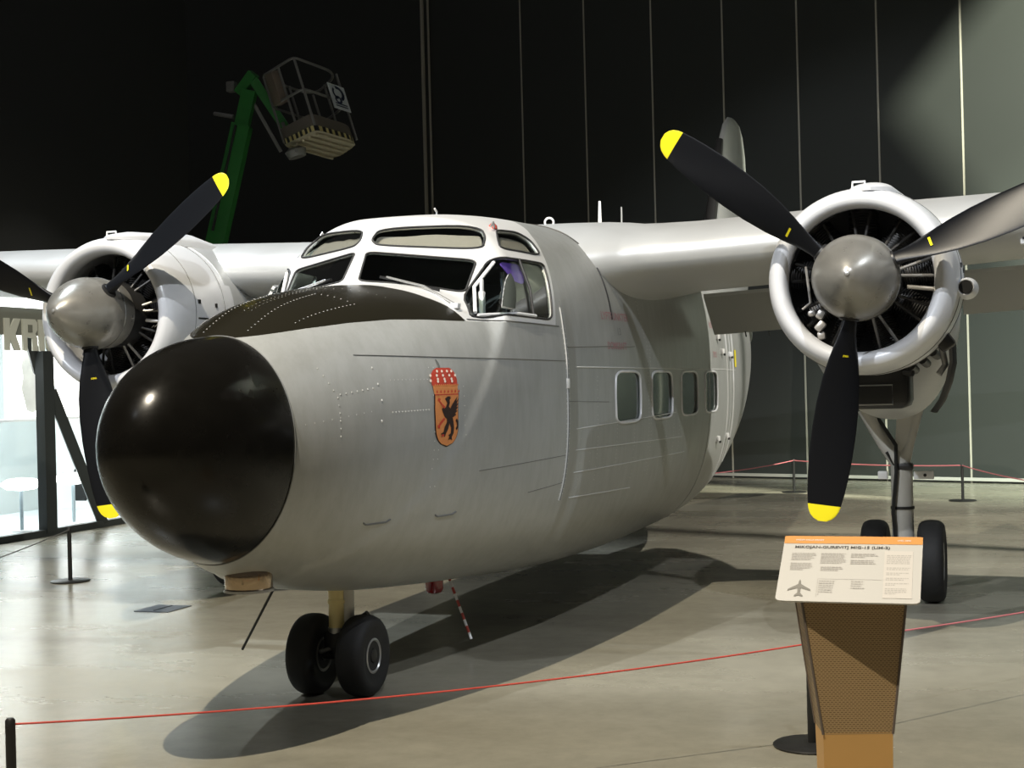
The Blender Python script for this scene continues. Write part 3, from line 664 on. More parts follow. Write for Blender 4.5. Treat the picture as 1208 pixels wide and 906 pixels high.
def propeller(sgn,ph):
    root=empty('propeller',(HX,HY*sgn,HZ),parent=plane)
    sp=MB(); pr=[(-.24,.245),(-.10,.252),(0,.250),(.06,.240),(.13,.216),(.20,.180),(.26,.138),(.31,.095),(.345,.055),(.362,.028),(.368,.004)]
    xs_=np.array([p[0] for p in pr]); rs=np.array([p[1] for p in pr]); 
    X=.368-.608*(np.linspace(0,1,40)**1.7); X=X[::-1]
    prof=[(float(x),float(_pchip(xs_,rs,np.array([x]))[0])) for x in X]
    sp.lathe(prof,M['spinner'],(0,0,0),(1,0,0),56); 
    sp.lathe([(.360,.014),(.373,.012),(.376,.002)],M['steel'],(0,0,0),(1,0,0),12); so=sp.build('spinner',root); so=root
    MB().tube([(-.115,.2535*math.cos(t),.2535*math.sin(t)) for t in np.linspace(0,2*PI,49)[:-1]],.0025,M['seamd'],5,closed=True).build('spinner_joint',so)
    # one blade along +z(local), then turned
    bl=MB(); st=[(.15,.085,.085,62),(.24,.095,.080,58),(.30,.11,.070,54),(.38,.155,.055,49),(.48,.205,.044,43),(.60,.245,.036,37),(.75,.268,.030,31),(.90,.272,.025,27),(1.05,.262,.021,23),(1.18,.243,.017,21),(1.28,.220,.014,19.5),(1.349,.196,.012,18.8),(1.351,.195,.012,18.8),(1.38,.180,.011,18.5),(1.41,.150,.009,18),(1.43,.110,.007,18),(1.445,.05,.005,18)]
    sts=[]
    for r,c,t,b in st:
        rows=[]; cb_,sb=math.cos(math.radians(b)),math.sin(math.radians(b))
        for k in range(28):
            u=2*PI*k/28; cc=c/2*math.cos(u); tt=t/2*math.sin(u)*(1+.35*math.cos(u))
            # chord direction: tangential with pitch; thickness: normal
            rows.append((tt*cb_+cc*sb*-1*-1*0 + (tt*cb_-cc*sb), 0,0))
            rows[-1]=(tt*cb_-cc*sb, cc*cb_+tt*sb, r)
        sts.append(rows)
    i=12
    bl.grid(sts[:i],M['blade'],cv=True,cap0=True); 
    bl.grid(sts[i-1:],M['yellow'],cv=True,cap1=True)
    for k in range(3):
        a=ph+2*PI*k/3   # angle from +y towards +z, seen along -x
        # local z -> radial (cos a, sin a) ; local y -> tangential, s=+1
        rad=Vector((0,math.cos(a),math.sin(a))); tan=Vector((0,-math.sin(a),math.cos(a)))*(1); ax=Vector((1,0,0))
        Rm_=Matrix((ax,tan,rad)).transposed().to_4x4()
        if k==0: o=bl.build('blade',so)
        else:
            o=blade0.copy(); COL.objects.link(o); o.parent=so
        if k==0: blade0=o
        o.matrix_local=Rm_
        # dark root opening and small yellow mark
    for k in range(3):
        mk=MB(); a=ph+2*PI*k/3; rad=Vector((0,math.cos(a),math.sin(a))); tan=Vector((0,-math.sin(a),math.cos(a)))
        mk.lathe([(.236,.060),(.252,.058),(.256,.052)],M['black'],(0,0,0),rad,20); mk.build('blade_collar',root)
    vs,fs=text_faces('(50868-7)',.017,.0003)
    b=math.radians(44); 
    for k in range(3):
        a=ph+2*PI*k/3; rad=Vector((0,math.cos(a),math.sin(a))); tan=Vector((0,-math.sin(a),math.cos(a)))
        ch=Vector((-math.sin(b),0,0))+tan*math.cos(b); nr=Vector((math.cos(b),0,0))+tan*math.sin(b)
        lb=MB(); base=rad*.47+nr*.0235
        if k==0: lb.add([base+ch*(v.x*.8)+rad*(-v.y) for v in vs],fs,M['yellow'])
        else: lb.add([base+ch*x+rad*y+nr*.001 for x,y in ((-.038,-.007),(.038,-.007),(.038,.007),(-.038,.007))],[(0,1,2,3)],M['yellow'])
        lb.build('blade_mark',root,smooth=False)
    return root
for sgn,ph in ((1,-1.7261),(-1,-1.4462)):
    nacelle(sgn); propeller(sgn,ph)
# ---- undercarriage
def wheel_mesh(r,w,hub,m_h):
    mb=MB(); pr=[]
    for k in range(25):
        a=-PI*.62+PI*1.24*k/24; ca,sa=math.cos(a),math.sin(a); pr.append((w/2*math.copysign(abs(sa)**.8,sa),r-w*.34+w*.34*(math.copysign(abs(ca)**.75,ca) if ca>0 else ca)))
    prof=[(-w*.40,hub)]+[(x,y) for x,y in pr]+[(w*.40,hub)]
    mb.lathe(prof,M['rubber'],(0,0,0),(0,1,0),48,caps=(True,True))
    for g in (-.22,-.07,.07,.22):
        mb.lathe([(g*w-.004,r*.985),(g*w-.003,r+.0015 - abs(g)*.03),(g*w+.003,r+.0015-abs(g)*.03),(g*w+.004,r*.985)],M['rubber'],(0,0,0),(0,1,0),48)
    return mb
def hub_mesh(hub,w,m_h):
    mb=MB()
    for s in (1,-1):
        mb.lathe([(s*w*.30,hub*.95),(s*w*.42,hub),(s*w*.44,hub*.9),(s*w*.36,hub*.78),(s*w*.34,hub*.45),(s*w*.40,hub*.42)],m_h,(0,0,0),(0,1,0),32,caps=(False,True)); mb.lathe([(s*w*.33,hub*.42),(s*w*.43,hub*.38),(s*w*.45,hub*.28),(s*w*.45,.004)],M['engine'],(0,0,0),(0,1,0),24)
        for k in range(6):
            a=k*PI/3; mb.lathe([(s*w*.33,.010),(s*w*.37,.009)],M['black'],(hub*.62*math.cos(a),0,hub*.62*math.sin(a)),(0,1,0),8)
    return mb
NW=.220
ng=empty('nose_gear',(0.03,0.015,0),parent=plane)
w0=wheel_mesh(NW,.155,.095,M['steel'])
for i,sy in enumerate((.148,-.148)):
    if i==0: wa=w0.build('wheel',ng); ha=hub_mesh(.095,.155,M['steel']).build('wheel_hub',ng); wa.location=ha.location=(0,sy,NW)
    else:
        for q_ in (wa,ha): wb=copy_tree(q_,ng); wb.location=(0,sy,NW)
lg=MB(); lg.tube([(0,0,.36),(0,0,.66)],.047,M['cream'],20); lg.tube([(-.03,.045,.34),(-.03,.045,.60)],.040,M['strut'],18); lg.lathe([(0,.052),(.03,.052)],M['steel'],(0,0,.34),(0,0,1),20); lg.lathe([(0,.052),(.02,.052)],M['cream'],(0,0,.50),(0,0,1),20)
lg.box((0,-.05,.64),(.10,.12,.06),M['black'],bev=.01); lg.build('strut',ng)
fk=MB(); fk.box((0,0,.30),(.11,.13,.10),M['engine'],bev=.02); fk.tube([(0,-.13,NW),(0,.13,NW)],.028,M['engine'],16); fk.tube([(.02,0,.30),(.0,0,NW)],.04,M['engine'],12); fk.tube([(.10,-.06,.25),(.03,-.02,.26)],.012,M['steel'],8); fk.tube([(-.05,.10,.40),(-.05,.16,.44)],.018,M['black'],8)
fk.tube([(-.06,0,.33),(-.14,0,.42),(-.06,0,.50)],.016,M['strut'],8); fk.build('fork',ng)
MW=.300
def main_gear(sgn):
    root=empty('main_gear',(-3.93,(HY+.035)*sgn,0),parent=plane); return root
mg=main_gear(1); w1=wheel_mesh(MW,.185,.15,M['steel']).build('wheel',mg); h1=hub_mesh(.15,.185,M['steel']).build('wheel_hub',mg); w1.location=h1.location=(0,.20,MW)
for q_ in (w1,h1): w2=copy_tree(q_,mg); w2.location=(0,-.20,MW)
ml=MB(); ml.tube([(0,0,.42),(0,0,1.0)],.078,M['strut'],22); ml.lathe([(0,.10),(.05,.105),(.10,.085)],M['steel'],(0,0,.36),(0,0,1),22); ml.tube([(0,-.2,MW),(0,.2,MW)],.04,M['engine'],16); ml.tube([(0,0,MW),(0,0,.42)],.055,M['steel'],14)
ml.lathe([(0,.086),(.02,.086)],M['black'],(0,0,.68),(0,0,1),20); ml.tube([(.085,-.04,.40),(.09,-.06,.66),(.10,-.03,.95),(.08,-.03,1.15),(.02,-.16,1.35)],.014,M['black'],8); ml.build('strut',mg)
bk=MB(); bk.tube([(0,0,1.0),(0,-.12,1.16),(0,-.25,1.42)],[.07,.05,.06],M['strut'],16); bk.tube([(0,0,1.0),(0,.06,1.16),(0,.13,1.42)],[.06,.035,.04],M['strut'],14)
bk.add([(.03,-.05,1.02),(.03,.05,1.02),(.03,.12,1.40),(.03,-.02,1.40),(-.03,-.05,1.02),(-.03,.05,1.02),(-.03,.12,1.40),(-.03,-.02,1.40)],[(0,1,2,3),(7,6,5,4),(0,4,5,1),(1,5,6,2),(2,6,7,3),(3,7,4,0)],M['strut'])
bk.box((.03,.02,.99),(.10,.13,.05),M['engine'],bev=.01); bk.box((.05,.16,.93),(.05,.14,.06),M['white'],bev=.008); bk.box((.05,-.13,.93),(.05,.07,.06),M['white'],bev=.008); bk.lathe([(0,.012),(.005,.012)],M['black'],(.075,.17,.93),(1,0,0),10)
bk.tube([(.04,0,.92),(.05,-.1,1.1)],.012,M['black'],8); bk.build('brace',mg)
mg2=copy_tree(mg,plane); mg2.location=(-3.93,-(HY+.035),0)
CPOS=(7.47248,3.65474,1.66304); CFOC=1785.273
CR_=(-0.3296979,0.9437443,-0.0254149); CU_=(-0.0081225,0.0240835,0.9996770); CF_=(-0.9440515,-0.3297978,0.0002747)
# ================================================================ THE HALL
def floor_material():
    m=bpy.data.materials.new('polished_concrete'); m.use_nodes=True; nt=m.node_tree; b=nt.nodes['Principled BSDF']
    tc=nt.nodes.new('ShaderNodeTexCoord')
    def noise(s,d=8,r=.6,sc_=(1,1,1),rot=0.):
        mp=nt.nodes.new('ShaderNodeMapping'); mp.inputs['Scale'].default_value=sc_; mp.inputs['Rotation'].default_value=(0,0,rot); n=nt.nodes.new('ShaderNodeTexNoise')
        n.inputs['Scale'].default_value=s; n.inputs['Detail'].default_value=d; n.inputs['Roughness'].default_value=r
        nt.links.new(tc.outputs['Object'],mp.inputs['Vector']); nt.links.new(mp.outputs[0],n.inputs['Vector']); return n
    a=noise(.55,9,.62,(1,.45,1),.35); c=noise(7,8,.7)
    r1=nt.nodes.new('ShaderNodeValToRGB'); e=r1.color_ramp.elements; e[0].position=.30; e[0].color=(.235,.22,.17,1); e[1].position=.70; e[1].color=(.365,.345,.275,1)
    nt.links.new(a.outputs['Fac'],r1.inputs[0])
    r2=nt.nodes.new('ShaderNodeValToRGB'); e=r2.color_ramp.elements; e[0].position=.25; e[0].color=(.80,.80,.80,1); e[1].position=.6; e[1].color=(1,1,1,1)
    nt.links.new(c.outputs['Fac'],r2.inputs[0])
    mu=nt.nodes.new('ShaderNodeMix'); mu.data_type='RGBA'; mu.blend_type='MULTIPLY'; mu.inputs['Factor'].default_value=.8
    nt.links.new(r1.outputs[0],mu.inputs['A']); nt.links.new(r2.outputs[0],mu.inputs['B']); nt.links.new(mu.outputs['Result'],b.inputs['Base Color'])
    mr=nt.nodes.new('ShaderNodeMapRange'); mr.inputs['From Min'].default_value=.3; mr.inputs['From Max'].default_value=.7; mr.inputs['To Min'].default_value=.16; mr.inputs['To Max'].default_value=.34
    nt.links.new(a.outputs['Fac'],mr.inputs['Value']); nt.links.new(mr.outputs['Result'],b.inputs['Roughness'])
    bp=nt.nodes.new('ShaderNodeBump'); bp.inputs['Strength'].default_value=.05; bp.inputs['Distance'].default_value=.01; n3=noise(3.,4,.5,(1,.3,1),.35); nt.links.new(n3.outputs['Fac'],bp.inputs['Height']); nt.links.new(bp.outputs[0],b.inputs['Normal'])
    b.inputs['Specular IOR Level'].default_value=.5
    return m
FLR=floor_material()
o=MB().box((-6,-2,-.1),(44,44,.2),FLR).build('floor',smooth=False); o['kind']='structure'
WALLM=mat('dark_wall_panel',(.030,.034,.031),.55,noise=.08,nscale=.4,bump=.02,bscale=30)
WD=Vector((.342,.940,0)).normalized(); WN=Vector((.940,-.342,0)); W0=Vector((-17.9,-1.54,0))   # wall direction, inward normal
ang=math.atan2(WD.y,WD.x); RW=Matrix.Rotation(ang,3,'Z')
def onwall(t,out=0.,z=0.): return W0+WD*t+WN*out+Vector((0,0,z))
o=MB().box(onwall(-6.5,-.15,6.),(42,.3,12.),WALLM,rot=RW).build('wall_back',smooth=False); o['kind']='structure'
SEAM=mat('pale_joint_strip',(.42,.40,.34),.5)
seams=[-4.054,-2.587,-1.142,.291,1.690,3.082,4.444,5.85,7.25,8.65]
for i,t in enumerate(seams):
    o=MB().box(onwall(t,.004,6.0),(.028,.012,12.0),SEAM,rot=RW,).build('trim_%d'%(i+1),smooth=False); o['kind']='structure'
o=MB().box(onwall(-6.35,.02,6.),(.03,.03,12.),SEAM,rot=RW).build('trim_11',smooth=False); o['kind']='structure'
o=MB().box(onwall(-6.50,.03,6.),(.05,.05,12.),SEAM,rot=RW).build('trim_12',smooth=False); o['kind']='structure'
o=MB().box(onwall(1.5,.02,.055),(16,.05,.05),mat('skirting',(.5,.49,.45),.4),rot=RW,bev=.005).build('baseboard_back',smooth=False); o['kind']='structure'
# left wall above the lit exhibition bay
BLK=mat('matt_black_wall',(.006,.007,.007),.8)
LY=-7.55
o=MB().box((-8.6,LY-.1,6.42),(5.0,.2,7.1),BLK).build('wall_left',smooth=False); o['kind']='structure'
# ---- exhibition bay behind the left wall
BW=mat('bay_white',(.75,.78,.78),.6); o=MB().box((-8.6,LY-2.6,1.43),(5.0,.1,2.86),mat('bay_backwall',(.45,.50,.50),.6)).build('wall_bay',smooth=False); o['kind']='structure'
o=MB().box((-8.6,LY-1.4,2.95),(5.0,2.6,.1),BW).build('ceiling',smooth=False); o['kind']='structure'
o=MB().box((-11.05,LY-1.35,1.43),(.1,2.5,2.86),BW).build('wall_bay_end',smooth=False); o['kind']='structure'
o=MB().box((-8.6,LY-1.35,.012),(5.0,2.45,.024),mat('bay_floor_white',(.72,.80,.84),.18)).build('trim_13',smooth=False); o['kind']='structure'
EMW=mat('lit_white_panel',(.9,.9,.88),.5,emit=(1,.985,.94),estr=1.5)
EMS=mat('lit_white_strip',(.9,.9,.88),.5,emit=(.97,1,.95),estr=2.2)
GP=mat('bay_grey',(.12,.125,.105),.6); FR=mat('bay_frame_dark',(.018,.022,.022),.5)
bay=empty('exhibition_frame',(-7.7,LY,0)); tag(bay,'dark post-and-brace frame with grey fascia before the bright bay at far left','frame')
def bx(name,c,s,m,parent,rot=None,bev=0.):
    mb=MB(); mb.box((0,0,0),s,m,rot=rot,bev=bev); o=mb.build(name,parent,smooth=False); pl=parent.location if parent else Vector()
    o.location=Vector(c)-pl; return o
bx('base_beam',(-8.6,LY,.04),(5.0,.10,.08),FR,bay); bx('post',(-7.72,LY,1.12),(.20,.12,2.16),FR,bay)
bx('post',(-6.2,LY,1.12),(.20,.12,2.16),FR,bay); bx('fascia',(-8.6,LY,2.54),(5.0,.08,.32),GP,bay)
mb=MB(); a=Vector((-7.82,LY,1.75)); b_=Vector((-8.82,LY,.06)); mb.tube([a,b_],.09,FR,4); o=mb.build('brace',bay,smooth=False); o.location=-bay.location
mb=MB(); mb.tube([Vector((-7.50,LY-.10,2.62)),Vector((-7.72,LY-.08,1.95))],.085,FR,4); o=mb.build('brace',bay,smooth=False); o.location=-bay.location
st=bx('light_strip',(-8.6,LY+.02,2.785),(5.0,.10,.165),EMS,None); tag(st,'glowing white strip running above the grey lettering fascia','light strip')
# letters
def letter(ch,x0,w,parent,H=.37):
    S={'K':[[(0,0),(.32,0),(.32,.34),(.60,0),(1,0),(.66,.52),(1,1),(.62,1),(.32,.66),(.32,1),(0,1)]],
       'R':[[(0,0),(.30,0),(.30,.42),(.66,.40),(.66,0),(1,0),(1,.42),(.86,.54),(1,.66),(1,.90),(.86,1),(0,1)]],
       'I':[[(0,0),(1,0),(1,1),(0,1)]],
       'G':[[(.12,0),(.88,0),(1,.08),(1,.52),(.52,.52),(.52,.38),(.66,.38),(.66,.16),(.36,.16),(.36,.84),(.66,.84),(.66,.68),(1,.68),(1,.90),(.88,1),(.12,1),(0,.9),(0,.1)]]}[ch]
    mb=MB()
    for pl in S:
        P=[Vector((-x*w,0,z*H)) for x,z in pl]; t=tessellate_polygon([P]); n=len(P)
        vs=P+[p+Vector((0,-.02,0)) for p in P]; fs=[tuple(i) for i in t]+[tuple(j+n for j in reversed(i)) for i in t]+[(i,(i+1)%n,(i+1)%n+n,i+n) for i in range(n)]
        mb.add(vs,fs,LET)
        if ch=='R': mb.box((-.49*w,.003,.70*H),(.30*w,.006,.24*H),GP)
    o=mb.build('letter_'+ch.lower(),parent,smooth=False); o.location=(x0+6.99,0,0); return o
LET=mat('letter_grey',(.40,.41,.36),.55)
sg=empty('wall_lettering',(-6.99,LY+.06,2.20)); tag(sg,'raised grey capital letters KRIG on the exhibition fascia at the left','lettering')
x=-6.93
for ch,w in (('K',.29),('R',.27),('I',.10),('G',.27)): letter(ch,x,w,sg); x-=w+.035
# backlit panels, table lamps
def paneltag(o,l,g=None): tag(o,l,'panel',g)
p1=bx('display_panel',(-8.73,LY-1.05,1.99),(.76,.05,1.18),EMW,None); paneltag(p1,'tall backlit white panel with a grey map, left of the dark post')
mp=MB(); pts=[(.02,.58),(.10,.52),(.13,.40),(.09,.30),(.14,.18),(.17,.05),(.24,-.05),(.27,-.20),(.20,-.30),(.24,-.42),(.12,-.52),(.02,-.60),(-.10,-.56),(-.14,-.40),(-.19,-.25),(-.15,-.08),(-.18,.08),(-.12,.22),(-.10,.38),(-.05,.50)]
mp.poly([Vector((-x_*1.1-.10,0.03,z_*.9)) for x_,z_ in pts],mat('map_grey',(.45,.45,.42),.6,emit=(.8,.8,.76),estr=.12,noise=.3,nscale=6)); mp.build('map_print',p1,smooth=False)
p2=bx('display_panel',(-9.68,LY-1.05,1.99),(.80,.05,1.18),EMW,None); paneltag(p2,'tall backlit white panel right of the dark post, behind the engine')
p3=bx('display_panel',(-7.75,LY-1.05,1.99),(.76,.05,1.18),EMW,None); paneltag(p3,'backlit white panel at the far left edge of the photo')
bx('panel_frame',(-7.17,LY-1.27,1.95),(.10,.08,1.4),GP,p1) if False else None
lg=bx('ledge',(-8.7,LY-.95,1.37),(4.2,.22,.03),mat('ledge_white',(.7,.72,.72),.5),None); tag(lg,'long white ledge under the backlit panels in the bright bay','ledge')
GL=mat('glowing_globe',(1,1,1),.4,emit=(1,1,.98),estr=6.)
for i,(x_,lab) in enumerate(((-7.95,'glowing oval lamp on a thin stand, left of the dark post'),(-9.0,'glowing oval lamp on a thin stand, right of the dark post'),(-9.62,'glowing oval lamp on a thin stand, half hidden by the propeller tip and black nose'))):
    r=empty('table_lamp',(x_,LY-.55,0)); tag(r,lab,'lamp','glowing lamps in the exhibition bay')
    mb=MB(); mb.lathe([(-.075,.05),(-.06,.17),(0,.26),(.06,.17),(.075,.05)],GL,(0,0,.60),(0,0,1),28); mb.build('globe',r)
    mb=MB(); mb.tube([(0,0,.02),(0,0,.54)],.022,mat('stand_steel',(.30,.38,.42),.4,.4),12); mb.lathe([(0,.12),(.02,.12)],BW,(0,0,.02),(0,0,1),20); mb.build('stand',r)
# ---- stanchions and ropes
def stanchion(x,y,lab):
    r=empty('rope_stanchion',(x,y,0)); tag(r,lab,'stanchion','rope stanchions')
    mb=MB(); mb.lathe([(0,.172),(.008,.175),(.014,.168),(.018,.03)],M['postblack'],(0,0,0),(0,0,1),48); mb.build('base_plate',r)
    mb=MB(); mb.lathe([(0,.019),(.44,.0185),(.465,.0185),(.473,.012)],M['postblack'],(0,0,.012),(0,0,1),18); mb.tube([(-.02,0,.455),(.02,0,.455)],.006,M['postblack'],6); mb.build('pole',r); return r
S_={}
S_['fl']=stanchion(2.844,.053,'black rope stanchion at the bottom left corner, only its upper pole in view')
S_['nr']=stanchion(.602,2.643,'black rope stanchion with round base just left of the information stand')
S_['lf']=stanchion(-3.997,-4.585,'black rope stanchion on the bright floor left of the black nose')
S_['b1']=stanchion(-14.478,.259,'black rope stanchion by the back wall, left of the main wheels')
S_['b2']=stanchion(-13.011,2.663,'black rope stanchion by the back wall, right of the main wheels')
def rope(a,b,m,sag,r,lab,grp=None):
    a=Vector(a); b=Vector(b); pts=[a.lerp(b,k/30)-Vector((0,0,sag*4*(k/30)*(1-k/30))) for k in range(31)]
    o=MB().tube(pts,r,m,8).build('barrier_rope'); tag(o,lab,'rope',grp); return o
zt=.462
rope((2.844,.053,zt),(.602,2.643,zt),M['redrope'],.045,0.0038,'thin red rope across the front, from bottom left post to the information stand')
rope((.602,2.643,zt),(-2.6,4.9,zt),M['pinkrope'],.03,0.0038,'thin pink rope running from the information stand to the right edge')
rope((-14.478,.259,zt),(-13.011,2.663,zt),M['pinkrope'],.03,.008,'thin pink rope between the two stanchions by the back wall')
rope((-13.011,2.663,zt),(-9.0,4.15,zt),M['pinkrope'],.05,.007,'thin pink rope from the right back stanchion to the right edge')
rope((-14.478,.259,zt),(-11.0,-.97,zt),M['pinkrope'],.05,.007,'thin pink rope from the left back stanchion towards the fuselage')
rope((-3.997,-4.585,zt),(.6,-2.9,zt),M['greyrope'],.03,.005,'thin grey rope running to the left edge over the bright floor')
for x,y in ((-2.6,4.9),(-9.0,4.15),(-11.0,-.97),(.6,-2.9)): stanchion(x,y,'x')
lab4=['black rope stanchion beyond the right edge where the near pink rope ends','black rope stanchion beyond the right edge where the far pink rope ends','black rope stanchion hidden behind the rear fuselage','black rope stanchion beyond the left edge where the grey rope ends']
for o,l in zip([o for o in COL.objects if o.get('label')=='x'],lab4): o['label']=l
hb=MB(); hb.box((-2.65,-2.78,.003),(.34,.30,.006),mat('hatch_grey',(.07,.08,.09),.5),bev=.001)
hb.box((-2.65,-2.78,.008),(.26,.008,.004),M['black']); o=hb.build('floor_hatch',smooth=False); tag(o,'small dark grey service hatch plate set in the floor left of the nose wheel','hatch')
# ---- information stand
LR=math.radians(89.3); lt=empty('information_stand',(1.70,2.965,0),LR); tag(lt,'tapered tan mesh information stand with tilted white text panel and orange header','information stand')
def perf():
    m=bpy.data.materials.new('perforated_tan_metal'); m.use_nodes=True; nt=m.node_tree; b=nt.nodes['Principled BSDF']
    tc=nt.nodes.new('ShaderNodeTexCoord'); mp=nt.nodes.new('ShaderNodeMapping'); mp.inputs['Scale'].default_value=(1,1,1); mp.inputs['Rotation'].default_value=(PI/2,0,0)
    br=nt.nodes.new('ShaderNodeTexBrick'); br.inputs['Scale'].default_value=60; br.inputs['Mortar Size'].default_value=.16; br.inputs['Brick Width'].default_value=.85; br.inputs['Row Height'].default_value=.45
    br.inputs['Color1'].default_value=(.13,.075,.03,1); br.inputs['Color2'].default_value=(.17,.10,.045,1); br.inputs['Mortar'].default_value=(.42,.29,.15,1)
    nt.links.new(tc.outputs['Object'],mp.inputs['Vector']); nt.links.new(mp.outputs[0],br.inputs['Vector']); nt.links.new(br.outputs['Color'],b.inputs['Base Color'])
    b.inputs['Roughness'].default_value=.45; b.inputs['Metallic'].default_value=.3; return m
def frustum(mb,z0,w0,d0,y0,z1,w1,d1,y1,m):
    v=[(-w0,y0-d0,z0),(w0,y0-d0,z0),(w0,y0+d0,z0),(-w0,y0+d0,z0),(-w1,y1-d1,z1),(w1,y1-d1,z1),(w1,y1+d1,z1),(-w1,y1+d1,z1)]
    return mb.add(v,[(3,2,1,0),(4,5,6,7),(0,1,5,4),(1,2,6,5),(2,3,7,6),(3,0,4,7)],m)
PT=mat('stand_edge',(.16,.13,.11),.4,.3); PF=perf()
mb=frustum(MB(),.335,.128,.10,.03,.845,.195,.095,.04,PF); cb=mb.build('column',lt,smooth=False); cb.rotation_euler=(0,0,math.radians(17))
ed=Each('edge_trim',cb)
for sx in (1,-1):
    for sy in (1,-1): ed.tube([(sx*.128,.03+sy*.10,.335),(sx*.195,.04+sy*.095,.845)],.005,PT,6)
ed.build('edge_trim',cb)
mb=MB(); mb.box((0,.055,.875),(.28,.05,.12),PT,bev=.004); mb.build('bracket',lt,smooth=False)
OR=mat('stand_orange',(.66,.38,.13),.45,noise=.05); mb=frustum(MB(),.02,.124,.085,.03,.340,.128,.10,.03,OR); mb.build('plinth',lt,smooth=False).rotation_euler=(0,0,math.radians(17))
mb=MB(); mb.box((-.01,.03,.01),(.34,.26,.02),mat('foot_plate',(.60,.27,.06),.5),bev=.003); mb.build('foot',lt,smooth=False)
# tilted panel: local frame on the board
yf,zf,yb_,zb_=-.145,.835,.095,1.05; tilt=math.atan2(zb_-zf,yb_-yf); Lp=math.hypot(zb_-zf,yb_-yf); RT=Matrix.Rotation(tilt,4,'X')
bd=MB(); PWH=mat('panel_white',(.56,.55,.53),.45); W2=.262
rp=round_poly([(-W2,0,0),(W2,0,0),(W2-.004,Lp,0),(-W2+.004,Lp,0)],[.055,.055,.055,.055],6)
bd.grid([[p+Vector((0,0,-.008)) for p in rp],[p+Vector((0,0,.0)) for p in rp]],PWH,cv=True,cap0=True,cap1=True)
board=bd.build('text_panel',lt,smooth=False); board.location=(0,yf,zf); board.rotation_euler=(tilt,0,0)
ob=MB(); 
top=[p for p in round_poly([(-W2+.004,Lp-.038,0),(W2-.004,Lp-.038,0),(W2-.004,Lp,0),(-W2+.004,Lp,0)],[.001,.001,.06,.06],6)]
ob.poly([(p.x,p.y,.0012) for p in top],mat('header_orange',(.72,.30,.05),.5)); o_=ob.build('header_band',board,smooth=False)
tx=MB()
def ptext(t,s,x,y,m,sx=1.,bold=0.,align='LEFT',z=.0018):
    vs,fs=text_faces(t,s,bold,1.,align); tx.add([(x+v.x*sx,y+v.y,z) for v in vs],fs,m)
INK=mat('ink_dark',(.06,.055,.05),.5); GR1=mat('ink_grey',(.46,.44,.42),.6); WHI=mat('ink_white',(.85,.80,.74),.5)
ptext('MIKOJAN-GUREVITJ MIG-15 (LIM-2)',.0175,-.215,Lp-.062,INK,1.32,.0004)
ptext('UNDER KALLA KRIGET',.010,-.215,Lp-.024,WHI,1.05,.0002,z=.0022); ptext('1945-1990',.011,.165,Lp-.024,WHI,1.05,.0002,z=.0022)
PGR=mat('panel_grey_box',(.62,.59,.56),.5)
tx.build('title',board,smooth=False); tx=MB(); tx.add([(.128,.022,.0014),(.232,.022,.0014),(.226,Lp-.072,.0014),(.122,Lp-.072,.0014)],[(0,1,2,3)],PGR)
tx.add([(-.112,.108,.0014),(.118,.108,.0014),(.118,.1092,.0014),(-.112,.1092,.0014)],[(0,1,2,3)],GR1)
tx.add([(-.114,.022,.0014),(-.1128,.022,.0014),(-.1128,.108,.0014),(-.114,.108,.0014)],[(0,1,2,3)],GR1)
rr=random.Random(7)
def lines(x0,x1,y0,n,dy=.0078):
    for i in range(n):
        x=x0; e=x1-rr.random()*.012-(rr.random()*.05 if i==n-1 else 0); y=y0-i*dy
        while x<e:
            w=.004+rr.random()*.010; w=min(w,e-x); tx.add([(x,y,.0017),(x+w,y,.0017),(x+w,y+.0042,.0017),(x,y+.0042,.0017)],[(0,1,2,3)],GR1); x+=w+.0025
lines(-.222,-.130,.232,5); lines(-.222,-.135,.182,5); lines(-.112,-.015,.232,7); lines(-.108,-.022,.165,3); lines(.0,.10,.232,3); lines(.0,.095,.200,3)
lines(-.108,-.05,.096,7,.0105); lines(.010,.060,.096,5,.0105); lines(.132,.225,.226,6); lines(.134,.225,.165,2); lines(.134,.215,.140,2); lines(.134,.22,.115,2); lines(.134,.22,.09,2); lines(.134,.215,.065,4)
AI=[(0,.040),(.004,.030),(.005,.018),(.042,-.006),(.043,-.013),(.006,.0),(.005,-.022),(.016,-.034),(.016,-.040),(.0,-.034),(-.016,-.040),(-.016,-.034),(-.005,-.022),(-.006,.0),(-.043,-.013),(-.042,-.006),(-.005,.018),(-.004,.030)]
tx.build('body_text',board,smooth=False); tx=MB(); tx.poly([(x-.178,y*1.05+.062,.0018) for x,y in AI],mat('icon_grey',(.20,.19,.17),.5)); tx.build('aircraft_icon',board,smooth=False)
# ---- boom lift behind the starboard wing
bl=empty('boom_lift',(-12.1,-8.5,0)); tag(bl,'green boom lift with its grey basket raised high against the black wall','boom lift'); BO=Vector((12.1,8.5,0))
def lb(mb,name,parent=bl,sm=True): 
    o=mb.build(name,parent,smooth=sm); 
    if parent is bl: o.location=BO
    return o
Nn,Ll,Rr,Ff=[Vector(p) for p in ((-11.485,-5.75,5.266),(-12.492,-6.81,5.264),(-12.872,-5.724,5.285),(-14.2,-6.80,5.277))]
UP_=Vector((.09,-.26,.96)).normalized()
base=round_poly([Nn,Rr,Ff,Ll],[.12,.35,.35,.15],6); cen=sum(base,Vector())/len(base)
mb=MB(); mb.grid([base,[p+UP_*.05 for p in base]],M['liftfloor'],cv=True,cap0=True,cap1=True)
for k in range(5):
    a=Ll.lerp(Nn,(k+.5)/5); b_=Ff.lerp(Rr,(k+.5)/5); a=a.lerp(b_,.08); b_=b_.lerp(a,.1); mb.tube([a-UP_*.02,b_-UP_*.02],.022,M['liftfloor'],6)
fl_=lb(mb,'platform')
